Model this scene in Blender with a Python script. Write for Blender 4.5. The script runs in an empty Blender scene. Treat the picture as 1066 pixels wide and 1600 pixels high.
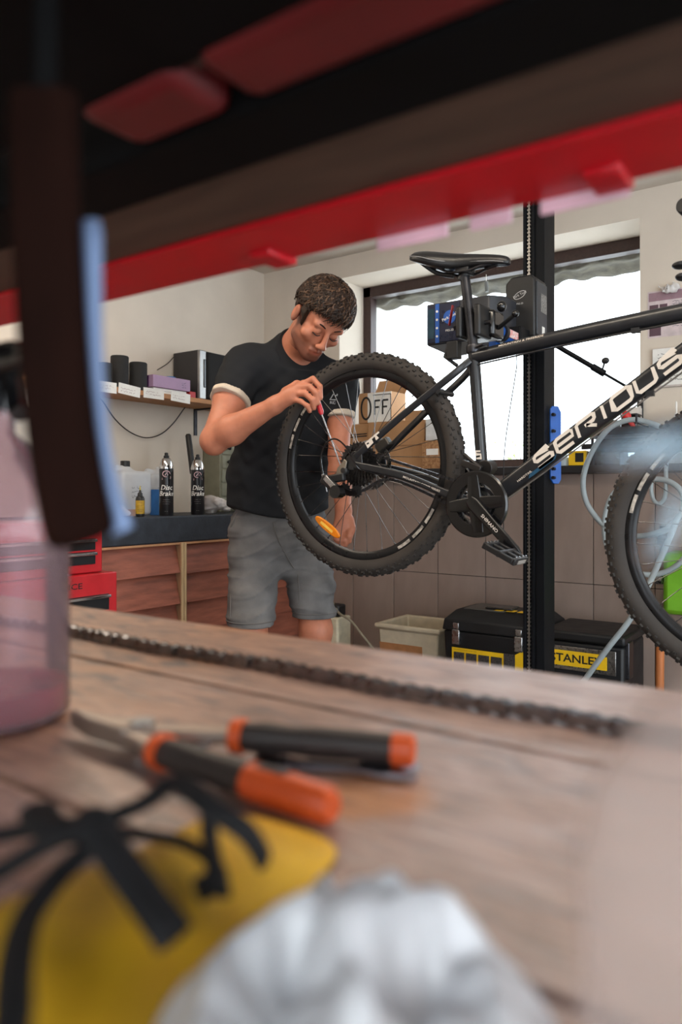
import bpy, math, random
import numpy as np
from mathutils import Vector, Matrix
random.seed(4); RNG = np.random.RandomState(7)
S = bpy.context.scene
COL = S.collection
PI = math.pi

# ---------------------------------------------------------------- camera
YAW = math.radians(35.1); CA, SA = math.cos(YAW), math.sin(YAW)
FPX, CX, HY, CZ = 1162.0, 533.0, 770.0, 1.0
cam_d = bpy.data.cameras.new('camera'); cam = bpy.data.objects.new('camera', cam_d); COL.objects.link(cam)
cam.location = (0, 0, CZ); cam.rotation_euler = (PI / 2, 0, YAW)
cam_d.sensor_fit = 'VERTICAL'; cam_d.sensor_height = 36; cam_d.lens = FPX / 1600 * 36
cam_d.shift_y = -(800 - HY) / 1600
cam_d.clip_start = 0.02
cam_d.dof.use_dof = True; cam_d.dof.focus_distance = 2.35; cam_d.dof.aperture_fstop = 4.6
S.camera = cam

# ---------------------------------------------------------------- world, exposure
W = bpy.data.worlds.new('overcast_sky'); S.world = W; W.use_nodes = True
bg = W.node_tree.nodes['Background']; bg.inputs[0].default_value = (0.86, 0.94, 1.0, 1); bg.inputs[1].default_value = 4.0
S.view_settings.view_transform = 'Standard'; S.view_settings.look = 'None'
S.view_settings.gamma = 1; S.view_settings.use_curve_mapping = False
S.view_settings.exposure = 0.5


def area_light(name, loc, size, sizey, energy, col, rot=(0, 0, 0)):
    l = bpy.data.lights.new(name, 'AREA'); l.shape = 'RECTANGLE'; l.size = size; l.size_y = sizey
    l.energy = energy; l.color = col
    o = bpy.data.objects.new(name, l); COL.objects.link(o); o.location = loc; o.rotation_euler = rot
    return o


# unseen ceiling lamps added as warm fill (their fixtures are built with the room)
FILL_LAMPS = [(-0.45, 1.25), (-1.9, 1.25)]
for lx, ly in FILL_LAMPS:
    area_light('added_fill_light', (lx, ly, 2.205), 1.1, 0.12, 9, (1.0, 0.86, 0.68))

# ---------------------------------------------------------------- projection helpers (photo pixel -> point at a chosen real depth / plane)
def at(px, py, d):
    r = (px - CX) / FPX * d
    return Vector((r * CA - d * SA, r * SA + d * CA, CZ + (HY - py) / FPX * d))
def atY(px, py, Y):
    r = (px - CX) / FPX
    return at(px, py, Y / (r * SA + CA))
def atX(px, py, X):
    r = (px - CX) / FPX
    return at(px, py, X / (r * CA - SA))
def atZ(px, py, Z):
    return at(px, py, (CZ - Z) * FPX / (py - HY))
def camdir(r, u, d):
    return Vector((r * CA - d * SA, r * SA + d * CA, u))

# ---------------------------------------------------------------- materials
def lin(c):
    return tuple(((x / 255) / 12.92 if x / 255 <= .04045 else ((x / 255 + .055) / 1.055) ** 2.4) for x in c[:3])
MATS = {}
def mat(name, col, rough=.5, metal=0, var=.14, scale=25, bump=0., coat=0, stretch=(1, 1, 1), col2=None, spec=.5,
        trans=0, clear=0, bscale=None, attr=None, rvar=.1, ior=1.45, transl=0, detail=4):
    if name in MATS: return MATS[name]
    m = bpy.data.materials.new(name); m.use_nodes = True; nt = m.node_tree; N = nt.nodes; L = nt.links
    b = N['Principled BSDF']; out = N['Material Output']
    c = lin(col); c2 = lin(col2) if col2 else tuple(min(1, x * (1 + var)) for x in c); c1 = c if col2 else tuple(x * (1 - var) for x in c)
    tc = N.new('ShaderNodeTexCoord'); mp = N.new('ShaderNodeMapping'); mp.inputs['Scale'].default_value = stretch
    L.new(tc.outputs['Object'], mp.inputs['Vector'])
    nz = N.new('ShaderNodeTexNoise'); nz.inputs['Scale'].default_value = scale; nz.inputs['Detail'].default_value = detail
    L.new(mp.outputs[0], nz.inputs['Vector'])
    rp = N.new('ShaderNodeValToRGB'); rp.color_ramp.elements[0].position = .32; rp.color_ramp.elements[1].position = .68
    rp.color_ramp.elements[0].color = (*c1, 1); rp.color_ramp.elements[1].color = (*c2, 1)
    L.new(nz.outputs['Fac'], rp.inputs[0])
    src = rp.outputs[0]
    if attr:
        at_ = N.new('ShaderNodeAttribute'); at_.attribute_name = attr
        mx = N.new('ShaderNodeMix'); mx.data_type = 'RGBA'; mx.blend_type = 'MULTIPLY'; mx.inputs[0].default_value = 1
        L.new(src, mx.inputs[6]); L.new(at_.outputs['Color'], mx.inputs[7]); src = mx.outputs[2]
    L.new(src, b.inputs['Base Color'])
    mr = N.new('ShaderNodeMapRange'); mr.inputs['To Min'].default_value = max(0, rough - rvar); mr.inputs['To Max'].default_value = min(1, rough + rvar)
    L.new(nz.outputs['Fac'], mr.inputs[0]); L.new(mr.outputs[0], b.inputs['Roughness'])
    b.inputs['Metallic'].default_value = metal; b.inputs['Coat Weight'].default_value = coat; b.inputs['Coat Roughness'].default_value = .12
    b.inputs['Specular IOR Level'].default_value = spec; b.inputs['Transmission Weight'].default_value = trans; b.inputs['IOR'].default_value = ior
    if bump:
        nb = nz
        if bscale:
            nb = N.new('ShaderNodeTexNoise'); nb.inputs['Scale'].default_value = bscale; nb.inputs['Detail'].default_value = 5
            L.new(mp.outputs[0], nb.inputs['Vector'])
        bp = N.new('ShaderNodeBump'); bp.inputs['Strength'].default_value = bump; bp.inputs['Distance'].default_value = .004
        L.new(nb.outputs['Fac'], bp.inputs['Height']); L.new(bp.outputs[0], b.inputs['Normal'])
    sh = b.outputs[0]
    if transl:
        t = N.new('ShaderNodeBsdfTranslucent'); L.new(src, t.inputs[0]); ms = N.new('ShaderNodeMixShader'); ms.inputs[0].default_value = transl
        L.new(sh, ms.inputs[1]); L.new(t.outputs[0], ms.inputs[2]); sh = ms.outputs[0]
    if clear:
        t = N.new('ShaderNodeBsdfTransparent'); t.inputs[0].default_value = (*[x ** .35 for x in c], 1); ms = N.new('ShaderNodeMixShader'); ms.inputs[0].default_value = clear
        L.new(sh, ms.inputs[1]); L.new(t.outputs[0], ms.inputs[2]); sh = ms.outputs[0]
    L.new(sh, out.inputs['Surface'])
    MATS[name] = m
    return m

def clear_plastic(name, col, haze=.25, rough=.12):
    """clear tinted plastic: see-through body, faint haze, glossy skin"""
    m = bpy.data.materials.new(name); m.use_nodes = True; nt = m.node_tree; N = nt.nodes; L = nt.links; b = N['Principled BSDF']; c = lin(col)
    nz = N.new('ShaderNodeTexNoise'); nz.inputs['Scale'].default_value = 18; rp = N.new('ShaderNodeValToRGB'); rp.color_ramp.elements[0].color = (*[x * .9 for x in c], 1); rp.color_ramp.elements[1].color = (*c, 1)
    L.new(nz.outputs['Fac'], rp.inputs[0]); L.new(rp.outputs[0], b.inputs['Base Color']); b.inputs['Roughness'].default_value = .4
    t = N.new('ShaderNodeBsdfTransparent'); t.inputs[0].default_value = (*[x ** .4 for x in c], 1); g = N.new('ShaderNodeBsdfGlossy'); g.inputs['Roughness'].default_value = rough
    a = N.new('ShaderNodeMixShader'); a.inputs[0].default_value = haze; L.new(t.outputs[0], a.inputs[1]); L.new(b.outputs[0], a.inputs[2])
    f = N.new('ShaderNodeFresnel'); f.inputs[0].default_value = 1.5; d = N.new('ShaderNodeMixShader'); L.new(f.outputs[0], d.inputs[0]); L.new(a.outputs[0], d.inputs[1]); L.new(g.outputs[0], d.inputs[2]); L.new(d.outputs[0], N['Material Output'].inputs[0])
    return m

def emis(name, col, s):
    m = bpy.data.materials.new(name); m.use_nodes = True
    b = m.node_tree.nodes['Principled BSDF']; b.inputs['Emission Color'].default_value = (*col, 1); b.inputs['Emission Strength'].default_value = s
    return m

# ---------------------------------------------------------------- mesh builder
class MB:
    def __init__(s): s.v = []; s.f = []
    def add(s, vs, fs):
        o = len(s.v); s.v += [Vector(v) for v in vs]; s.f += [[i + o for i in f] for f in fs]; return s
    def box(s, lo, hi, M=None):
        x0, y0, z0 = lo; x1, y1, z1 = hi
        v = [Vector(p) for p in ((x0, y0, z0), (x1, y0, z0), (x1, y1, z0), (x0, y1, z0), (x0, y0, z1), (x1, y0, z1), (x1, y1, z1), (x0, y1, z1))]
        if M is not None: v = [M @ p for p in v]
        return s.add(v, [(0, 3, 2, 1), (4, 5, 6, 7), (0, 1, 5, 4), (1, 2, 6, 5), (2, 3, 7, 6), (3, 0, 4, 7)])
    def cbox(s, c, size, M=None):
        c = Vector(c); h = Vector(size) / 2
        if M is None: return s.box(c - h, c + h)
        return s.box(-h, h, Matrix.Translation(c) @ M.to_4x4())
    def sweep(s, pts, sec, up=(0, 0, 1), scl=None, caps=True, closed=False):
        pts = [Vector(p) for p in pts]; n = len(pts); m = len(sec); up = Vector(up); vs = []
        side = None
        for i, p in enumerate(pts):
            a = pts[i - 1] if (i > 0 or closed) else p; b = pts[(i + 1) % n] if (i < n - 1 or closed) else p
            t = (b - a).normalized()
            if side is None:
                side = t.cross(up)
                if side.length < 1e-4: side = t.cross(Vector((1, 0, 0)))
            else:
                side = side - t * side.dot(t)
            side.normalize(); u = side.cross(t)
            k = scl[i] if scl else 1
            kx, ky = k if isinstance(k, tuple) else (k, k)
            vs += [p + side * (x * kx) + u * (y * ky) for x, y in sec]
        fs = []
        for i in range(n if closed else n - 1):
            j = (i + 1) % n
            for q in range(m): fs.append((i * m + q, i * m + (q + 1) % m, j * m + (q + 1) % m, j * m + q))
        if caps and not closed: fs += [tuple(reversed(range(m))), tuple((n - 1) * m + q for q in range(m))]
        return s.add(vs, fs)
    def tube(s, pts, r, n=10, scl=None, closed=False, flat=1.):
        return s.sweep(pts, [(math.cos(a) * r, math.sin(a) * r * flat) for a in [2 * PI * i / n for i in range(n)]], scl=scl, closed=closed)
    def cyl(s, p0, p1, r0, r1=None, n=16):
        r1 = r0 if r1 is None else r1
        return s.sweep([p0, p1], [(math.cos(2 * PI * i / n), math.sin(2 * PI * i / n)) for i in range(n)], scl=[r0, r1])
    def lathe(s, prof, c, axis=(0, 0, 1), n=24, caps=True, closed=False):
        ax = Vector(axis).normalized(); a = ax.orthogonal().normalized(); b = ax.cross(a); c = Vector(c); vs = []; m = len(prof)
        for i in range(n):
            t = 2 * PI * i / n; d = a * math.cos(t) + b * math.sin(t)
            vs += [c + d * r + ax * h for r, h in prof]
        fs = []
        for i in range(n):
            j = (i + 1) % n
            for q in range(m if closed else m - 1):
                w = (q + 1) % m; fs.append((i * m + q, j * m + q, j * m + w, i * m + w))
        if caps and not closed: fs += [tuple(reversed([i * m for i in range(n)])), tuple(i * m + m - 1 for i in range(n))]
        return s.add(vs, fs)
    def prism(s, poly, o, ux, uy, thick):
        o = Vector(o); ux = Vector(ux); uy = Vector(uy); nrm = ux.cross(uy).normalized(); k = len(poly)
        a = [o + ux * x + uy * y for x, y in poly]; b = [p + nrm * thick for p in a]
        return s.add(a + b, [tuple(reversed(range(k))), tuple(range(k, 2 * k))] + [(i, (i + 1) % k, k + (i + 1) % k, k + i) for i in range(k)])
    def ell(s, c, r, M=None, n=16, m=10):
        c = Vector(c); vs = []; fs = []
        for i in range(m + 1):
            th = PI * i / m
            for j in range(n):
                ph = 2 * PI * j / n
                p = Vector((r[0] * math.sin(th) * math.cos(ph), r[1] * math.sin(th) * math.sin(ph), r[2] * math.cos(th)))
                vs.append(c + (M @ p if M is not None else p))
        for i in range(m):
            for j in range(n): fs.append((i * n + j, (i + 1) * n + j, (i + 1) * n + (j + 1) % n, i * n + (j + 1) % n))
        return s.add(vs, fs)
    def mesh(s, name, loc=(0, 0, 0), smooth=40):
        me = bpy.data.meshes.new(name); loc = Vector(loc)
        me.from_pydata([tuple(p - loc) for p in s.v], [], s.f); me.update()
        if smooth:
            me.polygons.foreach_set('use_smooth', [True] * len(me.polygons)); me.set_sharp_from_angle(angle=math.radians(smooth))
        return me

def link(name, me, m, parent=None, loc=(0, 0, 0), bevel=0, fixn=True):
    o = bpy.data.objects.new(name, me); COL.objects.link(o); o.location = loc
    if m is not None and not me.materials: me.materials.append(m)
    if parent is not None: o.parent = parent
    if bevel:
        b = o.modifiers.new('bevel', 'BEVEL'); b.width = bevel; b.segments = 2; b.limit_method = 'ANGLE'; b.angle_limit = math.radians(40)
    return o

class Thing:
    """A top-level thing: an Empty at its base that parents its parts (part geometry is given in world coordinates)."""
    def __init__(s, name, label, cat, loc, group=None, kind=None):
        s.loc = Vector(loc); s.o = bpy.data.objects.new(name, None); COL.objects.link(s.o); s.o.location = loc; s.o.empty_display_size = .05
        tag(s.o, label, cat, group, kind)
    def part(s, name, mb, m, parent=None, bevel=0, smooth=40, label=None, kind=None):
        me = mb.mesh(name, s.loc, smooth) if isinstance(mb, MB) else mb
        o = link(name, me, m, parent or s.o, bevel=bevel)
        if label: o['label'] = label
        if kind: o['kind'] = kind
        return o
def tag(o, label=None, cat=None, group=None, kind=None):
    if label: o['label'] = label
    if cat: o['category'] = cat
    if group: o['group'] = group
    if kind: o['kind'] = kind
    return o
def solo(name, mb, m, label, cat, loc, group=None, bevel=0, smooth=40, kind=None):
    o = link(name, mb.mesh(name, loc, smooth), m, None, loc, bevel)
    return tag(o, label, cat, group, kind)
def struct(name, mb, m, bevel=0, label=None, loc=(0, 0, 0)):
    o = link(name, mb.mesh(name, loc), m, None, loc, bevel); o['kind'] = 'structure'
    if label: o['label'] = label
    return o

# ---------------------------------------------------------------- lettering
_tc = {}
def text_raw(txt, bold=0.0, shear=0.0):
    key = (txt, bold, shear)
    if key in _tc: return _tc[key]
    cu = bpy.data.curves.new('t', 'FONT'); cu.body = txt; cu.size = 1; cu.offset = bold; cu.shear = shear; cu.resolution_u = 2
    cu.align_x = 'CENTER'; cu.align_y = 'CENTER'
    o = bpy.data.objects.new('t', cu); COL.objects.link(o)
    me = bpy.data.meshes.new_from_object(o.evaluated_get(bpy.context.evaluated_depsgraph_get()))
    vs = [v.co.copy() for v in me.vertices]; fs = [list(p.vertices) for p in me.polygons]
    bpy.data.objects.remove(o); bpy.data.curves.remove(cu); bpy.data.meshes.remove(me)
    _tc[key] = (vs, fs); return _tc[key]
def text(mb, txt, o, ux, uy, size, bold=0., shear=0., sx=1., wrap=None, lift=.0006):
    vs, fs = text_raw(txt, bold, shear); ux = Vector(ux).normalized(); uy = Vector(uy).normalized(); n = ux.cross(uy); o = Vector(o)
    if wrap:      # bent round an upright cylinder of radius wrap whose axis lies behind o
        r = wrap; c = o - n * r; P = []
        for v in vs:
            a = v.x * size * sx / r; P.append(c + (n * math.cos(a) + ux * math.sin(a)) * (r + lift) + uy * (v.y * size))
    else: P = [o + ux * (v.x * size * sx) + uy * (v.y * size) + n * lift for v in vs]
    return mb.add(P, fs)
def strokes(mb, paths, o, ux, uy, w, h=.0005, lift=.0004):
    """flat pen strokes: each path a list of 2-D points"""
    o = Vector(o); ux = Vector(ux); uy = Vector(uy); n = ux.cross(uy).normalized()
    for pth in paths:
        P = [Vector(p) for p in pth]; L = []; R = []
        for i, p in enumerate(P):
            a = P[max(i - 1, 0)]; b = P[min(i + 1, len(P) - 1)]; t = (b - a)
            if t.length < 1e-9: t = Vector((1, 0))
            t.normalize(); s = Vector((-t.y, t.x)); k = w / 2
            if 0 < i < len(P) - 1:
                t1 = (p - P[i - 1]).normalized(); c = max(.45, abs(t1.dot(t))); k /= c
            L.append(p + s * k); R.append(p - s * k)
        ring = L + R[::-1]; m = len(P)
        vs = [o + ux * q.x + uy * q.y + n * lift for q in ring]
        mb.add(vs, [(i, 2 * m - 1 - i, 2 * m - 2 - i, i + 1) for i in range(m - 1)])
    return mb
def scribble(mb, o, ux, uy, width, size, rows, w, seed=0):
    rr = random.Random(seed)
    for r in range(rows):
        x = 0; pth = []
        while x < width * (1 - .3 * rr.random()):
            pth.append((x, -r * size * 1.7 + rr.uniform(-.5, .5) * size)); x += size * rr.uniform(.3, .6)
            if rr.random() < .16 and len(pth) > 1:
                strokes(mb, [pth], o, ux, uy, w); pth = []; x += size * .5
        if len(pth) > 1: strokes(mb, [pth], o, ux, uy, w)
    return mb

# ---------------------------------------------------------------- signed distance fields -> mesh (for bodies, cloth, soft shapes)
class SDF:
    def __init__(s, lo, hi, h):
        s.lo = np.array(lo, float); s.h = h; s.n = np.ceil((np.array(hi) - s.lo) / h).astype(int) + 1
        s.d = np.full(s.n, .2, np.float32)
    def sub(s, lo, hi):
        a = np.maximum(np.floor((np.array(lo) - s.lo) / s.h).astype(int), 0); b = np.minimum(np.ceil((np.array(hi) - s.lo) / s.h).astype(int) + 1, s.n)
        sl = tuple(slice(i, j) for i, j in zip(a, b))
        g = [(np.arange(i, j) * s.h + l).astype(np.float32) for i, j, l in zip(a, b, s.lo)]
        return sl, g[0][:, None, None], g[1][None, :, None], g[2][None, None, :]
    def op(s, fn, lo, hi, k=.01, mode='add', pad=None):
        pad = (k + 3 * s.h) if pad is None else pad
        sl, X, Y, Z = s.sub(np.array(lo) - pad, np.array(hi) + pad)
        if min(x.stop - x.start for x in sl) <= 0: return s
        v = fn(X, Y, Z).astype(np.float32); d = s.d[sl]
        if mode == 'add': a, b, sg = d, v, 1
        else: a, b, sg = -d, (v if mode == 'cut' else -v), -1      # cut: subtract v;  and: keep inside of v
        k = max(k, 1e-5); h = np.clip(.5 + .5 * (b - a) / k, 0, 1)
        s.d[sl] = sg * (b + (a - b) * h - k * h * (1 - h))
        return s
    def cap(s, p, q, r0, r1=None, k=.01, mode='add', disp=None):
        r1 = r0 if r1 is None else r1; p = np.array(p, float); q = np.array(q, float); u = q - p; L2 = float(u @ u) + 1e-12; R = max(r0, r1)
        def fn(X, Y, Z):
            t = np.clip(((X - p[0]) * u[0] + (Y - p[1]) * u[1] + (Z - p[2]) * u[2]) / L2, 0, 1)
            v = np.sqrt((X - p[0] - t * u[0]) ** 2 + (Y - p[1] - t * u[1]) ** 2 + (Z - p[2] - t * u[2]) ** 2) - (r0 + (r1 - r0) * t)
            return v + disp(X, Y, Z) if disp else v
        return s.op(fn, np.minimum(p, q) - R, np.maximum(p, q) + R, k, mode)
    def ell(s, c, r, M=None, k=.01, mode='add', disp=None, extra=None):
        c = np.array(c, float); r = np.array(r, float); M = np.eye(3) if M is None else np.array(M); R = float(r.max())
        def fn(X, Y, Z):
            dx, dy, dz = X - c[0], Y - c[1], Z - c[2]; l = [M[0][i] * dx + M[1][i] * dy + M[2][i] * dz for i in range(3)]
            k0 = np.sqrt(sum((l[i] / r[i]) ** 2 for i in range(3))); k1 = np.sqrt(sum((l[i] / r[i] ** 2) ** 2 for i in range(3))) + 1e-6
            v = k0 * (k0 - 1) / k1
            if disp: v = v + disp(X, Y, Z)
            if extra: v = np.maximum(v, extra(*l))
            return v
        return s.op(fn, c - R, c + R, k, mode)
    def chain(s, pts, rs, k=.01, disp=None):
        for i in range(len(pts) - 1): s.cap(pts[i], pts[i + 1], rs[i], rs[i + 1], k, disp=disp)
        return s
    def half(s, p, nrm, lo=None, hi=None, k=.003):
        """cut away the side of the plane that nrm points to"""
        p = np.array(p, float); n = np.array(nrm, float); n /= np.linalg.norm(n)
        lo = s.lo if lo is None else lo; hi = s.lo + s.n * s.h if hi is None else hi
        return s.op(lambda X, Y, Z: -((X - p[0]) * n[0] + (Y - p[1]) * n[1] + (Z - p[2]) * n[2]), lo, hi, k, 'cut', pad=0)
    def verts(s):
        d = s.d; ins = d < 0; n = s.n
        cnt = np.zeros(tuple(n - 1), np.uint8)
        for i in (0, 1):
            for j in (0, 1):
                for k in (0, 1): cnt += ins[i:n[0] - 1 + i, j:n[1] - 1 + j, k:n[2] - 1 + k]
        ci = np.argwhere((cnt > 0) & (cnt < 8)); acc = np.zeros((len(ci), 3)); num = np.zeros(len(ci))
        cs = [(i, j, k) for i in (0, 1) for j in (0, 1) for k in (0, 1)]
        for a in cs:
            for ax in range(3):
                if a[ax]: continue
                b = list(a); b[ax] = 1
                da = d[ci[:, 0] + a[0], ci[:, 1] + a[1], ci[:, 2] + a[2]]; db = d[ci[:, 0] + b[0], ci[:, 1] + b[1], ci[:, 2] + b[2]]
                m = (da < 0) != (db < 0); t = np.where(m, da / np.where(m, da - db, 1), 0)
                p = np.array(a, float) + np.zeros((len(ci), 3)); p[:, ax] += t; acc[m] += p[m]; num[m] += 1
        V = (ci + acc / num[:, None]) * s.h + s.lo
        m1 = n - 1; key = (ci[:, 0] * m1[1] + ci[:, 1]) * m1[2] + ci[:, 2]
        F = []
        for ax in range(3):
            sh = [slice(None)] * 3; s0 = list(sh); s1 = list(sh); s0[ax] = slice(0, -1); s1[ax] = slice(1, None)
            A = ins[tuple(s0)]; B = ins[tuple(s1)]; e = np.argwhere(A != B); b, c = (ax + 1) % 3, (ax + 2) % 3
            e = e[(e[:, b] > 0) & (e[:, c] > 0) & (e[:, b] < m1[b]) & (e[:, c] < m1[c])]
            inside = A[e[:, 0], e[:, 1], e[:, 2]]; q = []
            for ob, oc in ((0, 0), (1, 0), (1, 1), (0, 1)):
                w = e.copy(); w[:, b] -= ob; w[:, c] -= oc; q.append(np.searchsorted(key, (w[:, 0] * m1[1] + w[:, 1]) * m1[2] + w[:, 2]))
            q = np.stack(q, 1); q[~inside] = q[~inside][:, ::-1]; F.append(q)
        return V, np.concatenate(F)
    def mesh(s, name, loc=(0, 0, 0), relax=1):
        V, F = s.verts()
        for _ in range(relax):
            acc = np.zeros_like(V); num = np.zeros(len(V))
            for i in range(4):
                for j in (1, 3): np.add.at(acc, F[:, i], V[F[:, (i + j) % 4]]); np.add.at(num, F[:, i], 1)
            V = V * .5 + .5 * acc / np.maximum(num, 1)[:, None]
        s.V = V
        me = bpy.data.meshes.new(name); me.vertices.add(len(V)); me.vertices.foreach_set('co', (V - np.array(loc)).astype(np.float32).ravel())
        me.loops.add(F.size); me.loops.foreach_set('vertex_index', F.ravel().astype(np.int32))
        me.polygons.add(len(F)); me.polygons.foreach_set('loop_start', np.arange(0, F.size, 4, dtype=np.int32)); me.polygons.foreach_set('loop_total', np.full(len(F), 4, np.int32))
        me.polygons.foreach_set('use_smooth', np.ones(len(F), bool)); me.update(calc_edges=True); me.validate()
        return me
def sines(seed, freq, amp, n=6, st=(1, 1, 1)):
    r = np.random.RandomState(seed); D = r.normal(size=(n, 3)); D /= np.linalg.norm(D, axis=1)[:, None]; D = D * freq * r.uniform(.6, 1.5, (n, 1)) * np.array(st); ph = r.uniform(0, 6.28, n)
    return lambda X, Y, Z: amp / math.sqrt(n) * sum(np.sin(D[i, 0] * X + D[i, 1] * Y + D[i, 2] * Z + ph[i]) for i in range(n))
def catmull(P, n=8, closed=False):
    P = [Vector(p) for p in P]; out = []; N = len(P)
    for i in range(N if closed else N - 1):
        if closed: a, b, c, d = P[i - 1], P[i], P[(i + 1) % N], P[(i + 2) % N]
        else: a, b, c, d = P[max(i - 1, 0)], P[i], P[i + 1], P[min(i + 2, N - 1)]
        for k in range(n):
            t = k / n; out.append(.5 * ((2 * b) + (c - a) * t + (2 * a - 5 * b + 4 * c - d) * t * t + (3 * b - a - 3 * c + d) * t ** 3))
    if not closed: out.append(P[-1])
    return out
def gear(r, n, h):
    poly = []
    for i in range(n):
        for a, rr in ((-.3, r - h), (-.14, r), (.14, r), (.3, r - h)):
            t = 2 * PI * (i + a) / n; poly.append((rr * math.cos(t), rr * math.sin(t)))
    return poly
X1, Y1, Z1 = Vector((1, 0, 0)), Vector((0, 1, 0)), Vector((0, 0, 1))

# common materials
m_black = mat('black_plastic', (24, 24, 26), .45, var=.2)
m_blackgloss = mat('black_gloss_plastic', (14, 14, 16), .22, var=.2, coat=.3)
m_rubber = mat('black_rubber', (36, 34, 33), .8, var=.25, scale=60)
m_steel = mat('brushed_steel', (168, 168, 170), .28, 1, var=.12, scale=80)
m_darksteel = mat('dark_steel', (70, 70, 74), .38, 1, var=.25, scale=60)
m_chrome = mat('chrome', (210, 212, 215), .12, 1, var=.05)
m_white = mat('white_paper', (228, 226, 222), .8, var=.05)
m_ink = mat('black_ink', (22, 22, 24), .7, var=.1)
m_blueink = mat('grey_pen_ink', (70, 76, 92), .7, var=.1)
m_card = mat('cardboard', (172, 130, 92), .85, var=.08, scale=14, bump=.1)
m_yellow = mat('yellow_label', (236, 190, 22), .5, var=.06)

# ================================================================ THE ROOM
WX, WY, CH = -2.87, 3.30, 2.28
m_wall = mat('cream_plaster', (210, 198, 184), .9, var=.04, scale=5, bump=.06, bscale=60)
m_ceil = mat('ceiling_paint', (205, 195, 184), .9, var=.03, scale=6)
m_floor = mat('concrete_floor', (112, 106, 100), .7, var=.15, scale=6, bump=.08)
struct('floor', MB().box((-3.1, -1.8, -.1), (2.2, 3.6, 0)), m_floor)
struct('ceiling', MB().box((-3.1, -1.8, CH), (2.2, 3.6, CH + .12)), m_ceil)
struct('wall_left', MB().box((WX - .2, -1.8, 0), (WX, WY + .3, CH)), m_wall)
wx0, wx1, wz0, wz1 = -2.33, -.774, 1.118, 2.163
w = MB()
w.box((WX, WY, 0), (2.2, WY + .3, wz0)); w.box((WX, WY, wz1), (2.2, WY + .3, CH)); w.box((WX, WY, wz0), (wx0, WY + .3, wz1)); w.box((wx1, WY, wz0), (2.2, WY + .3, wz1))
wall_back = struct('wall_back', w, m_wall)
# walls behind the camera and to the right: unseen, with openings added and sized to let daylight in
struct('wall_front', MB().box((WX, -1.8, 0), (-.1, -1.6, CH)).box((1.3, -1.8, 0), (2.2, -1.6, CH)).box((-.1, -1.8, 2.15), (1.3, -1.6, CH)), m_wall)
struct('wall_right', MB().box((2.0, -1.6, 0), (2.2, -1.1, CH)).box((2.0, 2.4, 0), (2.2, WY, CH)).box((2.0, -1.1, 2.2), (2.2, 2.4, CH)), m_wall)
# tiles
m_tile = mat('grey_brown_tile', (142, 124, 115), .36, var=.13, scale=9, stretch=(1, 1, .35), bump=.03)
m_grout = mat('grout', (62, 56, 53), .9)
g = link('tile_grout', MB().box((-2.5, WY - .004, 0), (.6, WY, 1.085)).mesh('tile_grout'), m_grout, wall_back)
tw = .2535; tme = MB().box((-tw / 2 + .0018, -.005, -.2982), (tw / 2 - .0018, .005, .2982)).mesh('tile'); tme2 = MB().box((-tw / 2 + .0018, -.005, -.2407), (tw / 2 - .0018, .005, .2407)).mesh('tile_cut')
for m_ in (tme, tme2): m_.materials.append(m_tile)
for i in range(-7, 5):
    for r in (0, 1):
        o = link('tile', (tme, tme2)[r], None, wall_back, (-.711 + (i + .5) * tw, WY - .0065 + random.uniform(-.0006, .0006), (.3, .842)[r]), .0012)
m_ledge = mat('black_ledge', (30, 30, 33), .4, var=.2)
struct('trim_1', MB().box((-2.5, WY - .10, 1.085), (.6, WY + .02, wz0)), m_ledge, .003)
# window
m_frame = mat('dark_brown_window_frame', (58, 40, 36), .45, var=.2, stretch=(3, 3, 3))
fy0, fy1 = 3.535, 3.60
wf = MB().box((wx0, fy0, wz1 - .058), (wx1, fy1, wz1)).box((wx0, fy0, wz0), (wx1, fy1, wz0 + .05)).box((wx0, fy0, wz0), (wx0 + .05, fy1, wz1)).box((wx1 - .05, fy0, wz0), (wx1, fy1, wz1))
win = struct('window_1', wf, m_frame, .004)
m_glass = bpy.data.materials.new('window_glass'); m_glass.use_nodes = True
nt = m_glass.node_tree; nt.nodes.remove(nt.nodes['Principled BSDF'])
t_ = nt.nodes.new('ShaderNodeBsdfTransparent'); t_.inputs[0].default_value = (.97, .99, 1, 1); g_ = nt.nodes.new('ShaderNodeBsdfGlossy'); g_.inputs['Roughness'].default_value = .02
x_ = nt.nodes.new('ShaderNodeMixShader'); x_.inputs[0].default_value = .05; nt.links.new(t_.outputs[0], x_.inputs[1]); nt.links.new(g_.outputs[0], x_.inputs[2]); nt.links.new(x_.outputs[0], nt.nodes['Material Output'].inputs[0])
link('window_pane', MB().box((wx0 + .04, 3.562, wz0 + .04), (wx1 - .04, 3.568, wz1 - .04)).mesh('window_pane'), m_glass, win)
m_stone = mat('rough_stone_lintel', (80, 75, 64), .95, var=.45, scale=22, bump=.8, bscale=40)
st = SDF((-2.7, 3.6, 2.03), (-.4, 3.86, 2.3), .012)
nzs = sines(3, 38, .012); st.op(lambda X, Y, Z: np.maximum(np.maximum(abs(X + 1.55) - 1.1, abs(Y - 3.73) - .11), abs(Z - 2.19) - .095) + nzs(X, Y, Z), (-2.7, 3.6, 2.03), (-.4, 3.9, 2.32), .001)
o = link('trim_2', st.mesh('trim_2'), m_stone); o['kind'] = 'structure'; o['label'] = 'rough stone lintel outside the window'
m_render = mat('white_render', (225, 222, 214), .9, var=.06)
struct('trim_3', MB().box((-2.62, 3.6, .9), (wx0 - .02, 3.86, 2.12)), m_render, label='white rendered outer window jamb')
struct('ground_outside', MB().box((-8, 3.62, -.15), (5, 14, .0)), mat('gravel', (228, 228, 226), .95, var=.06, scale=30))

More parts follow.
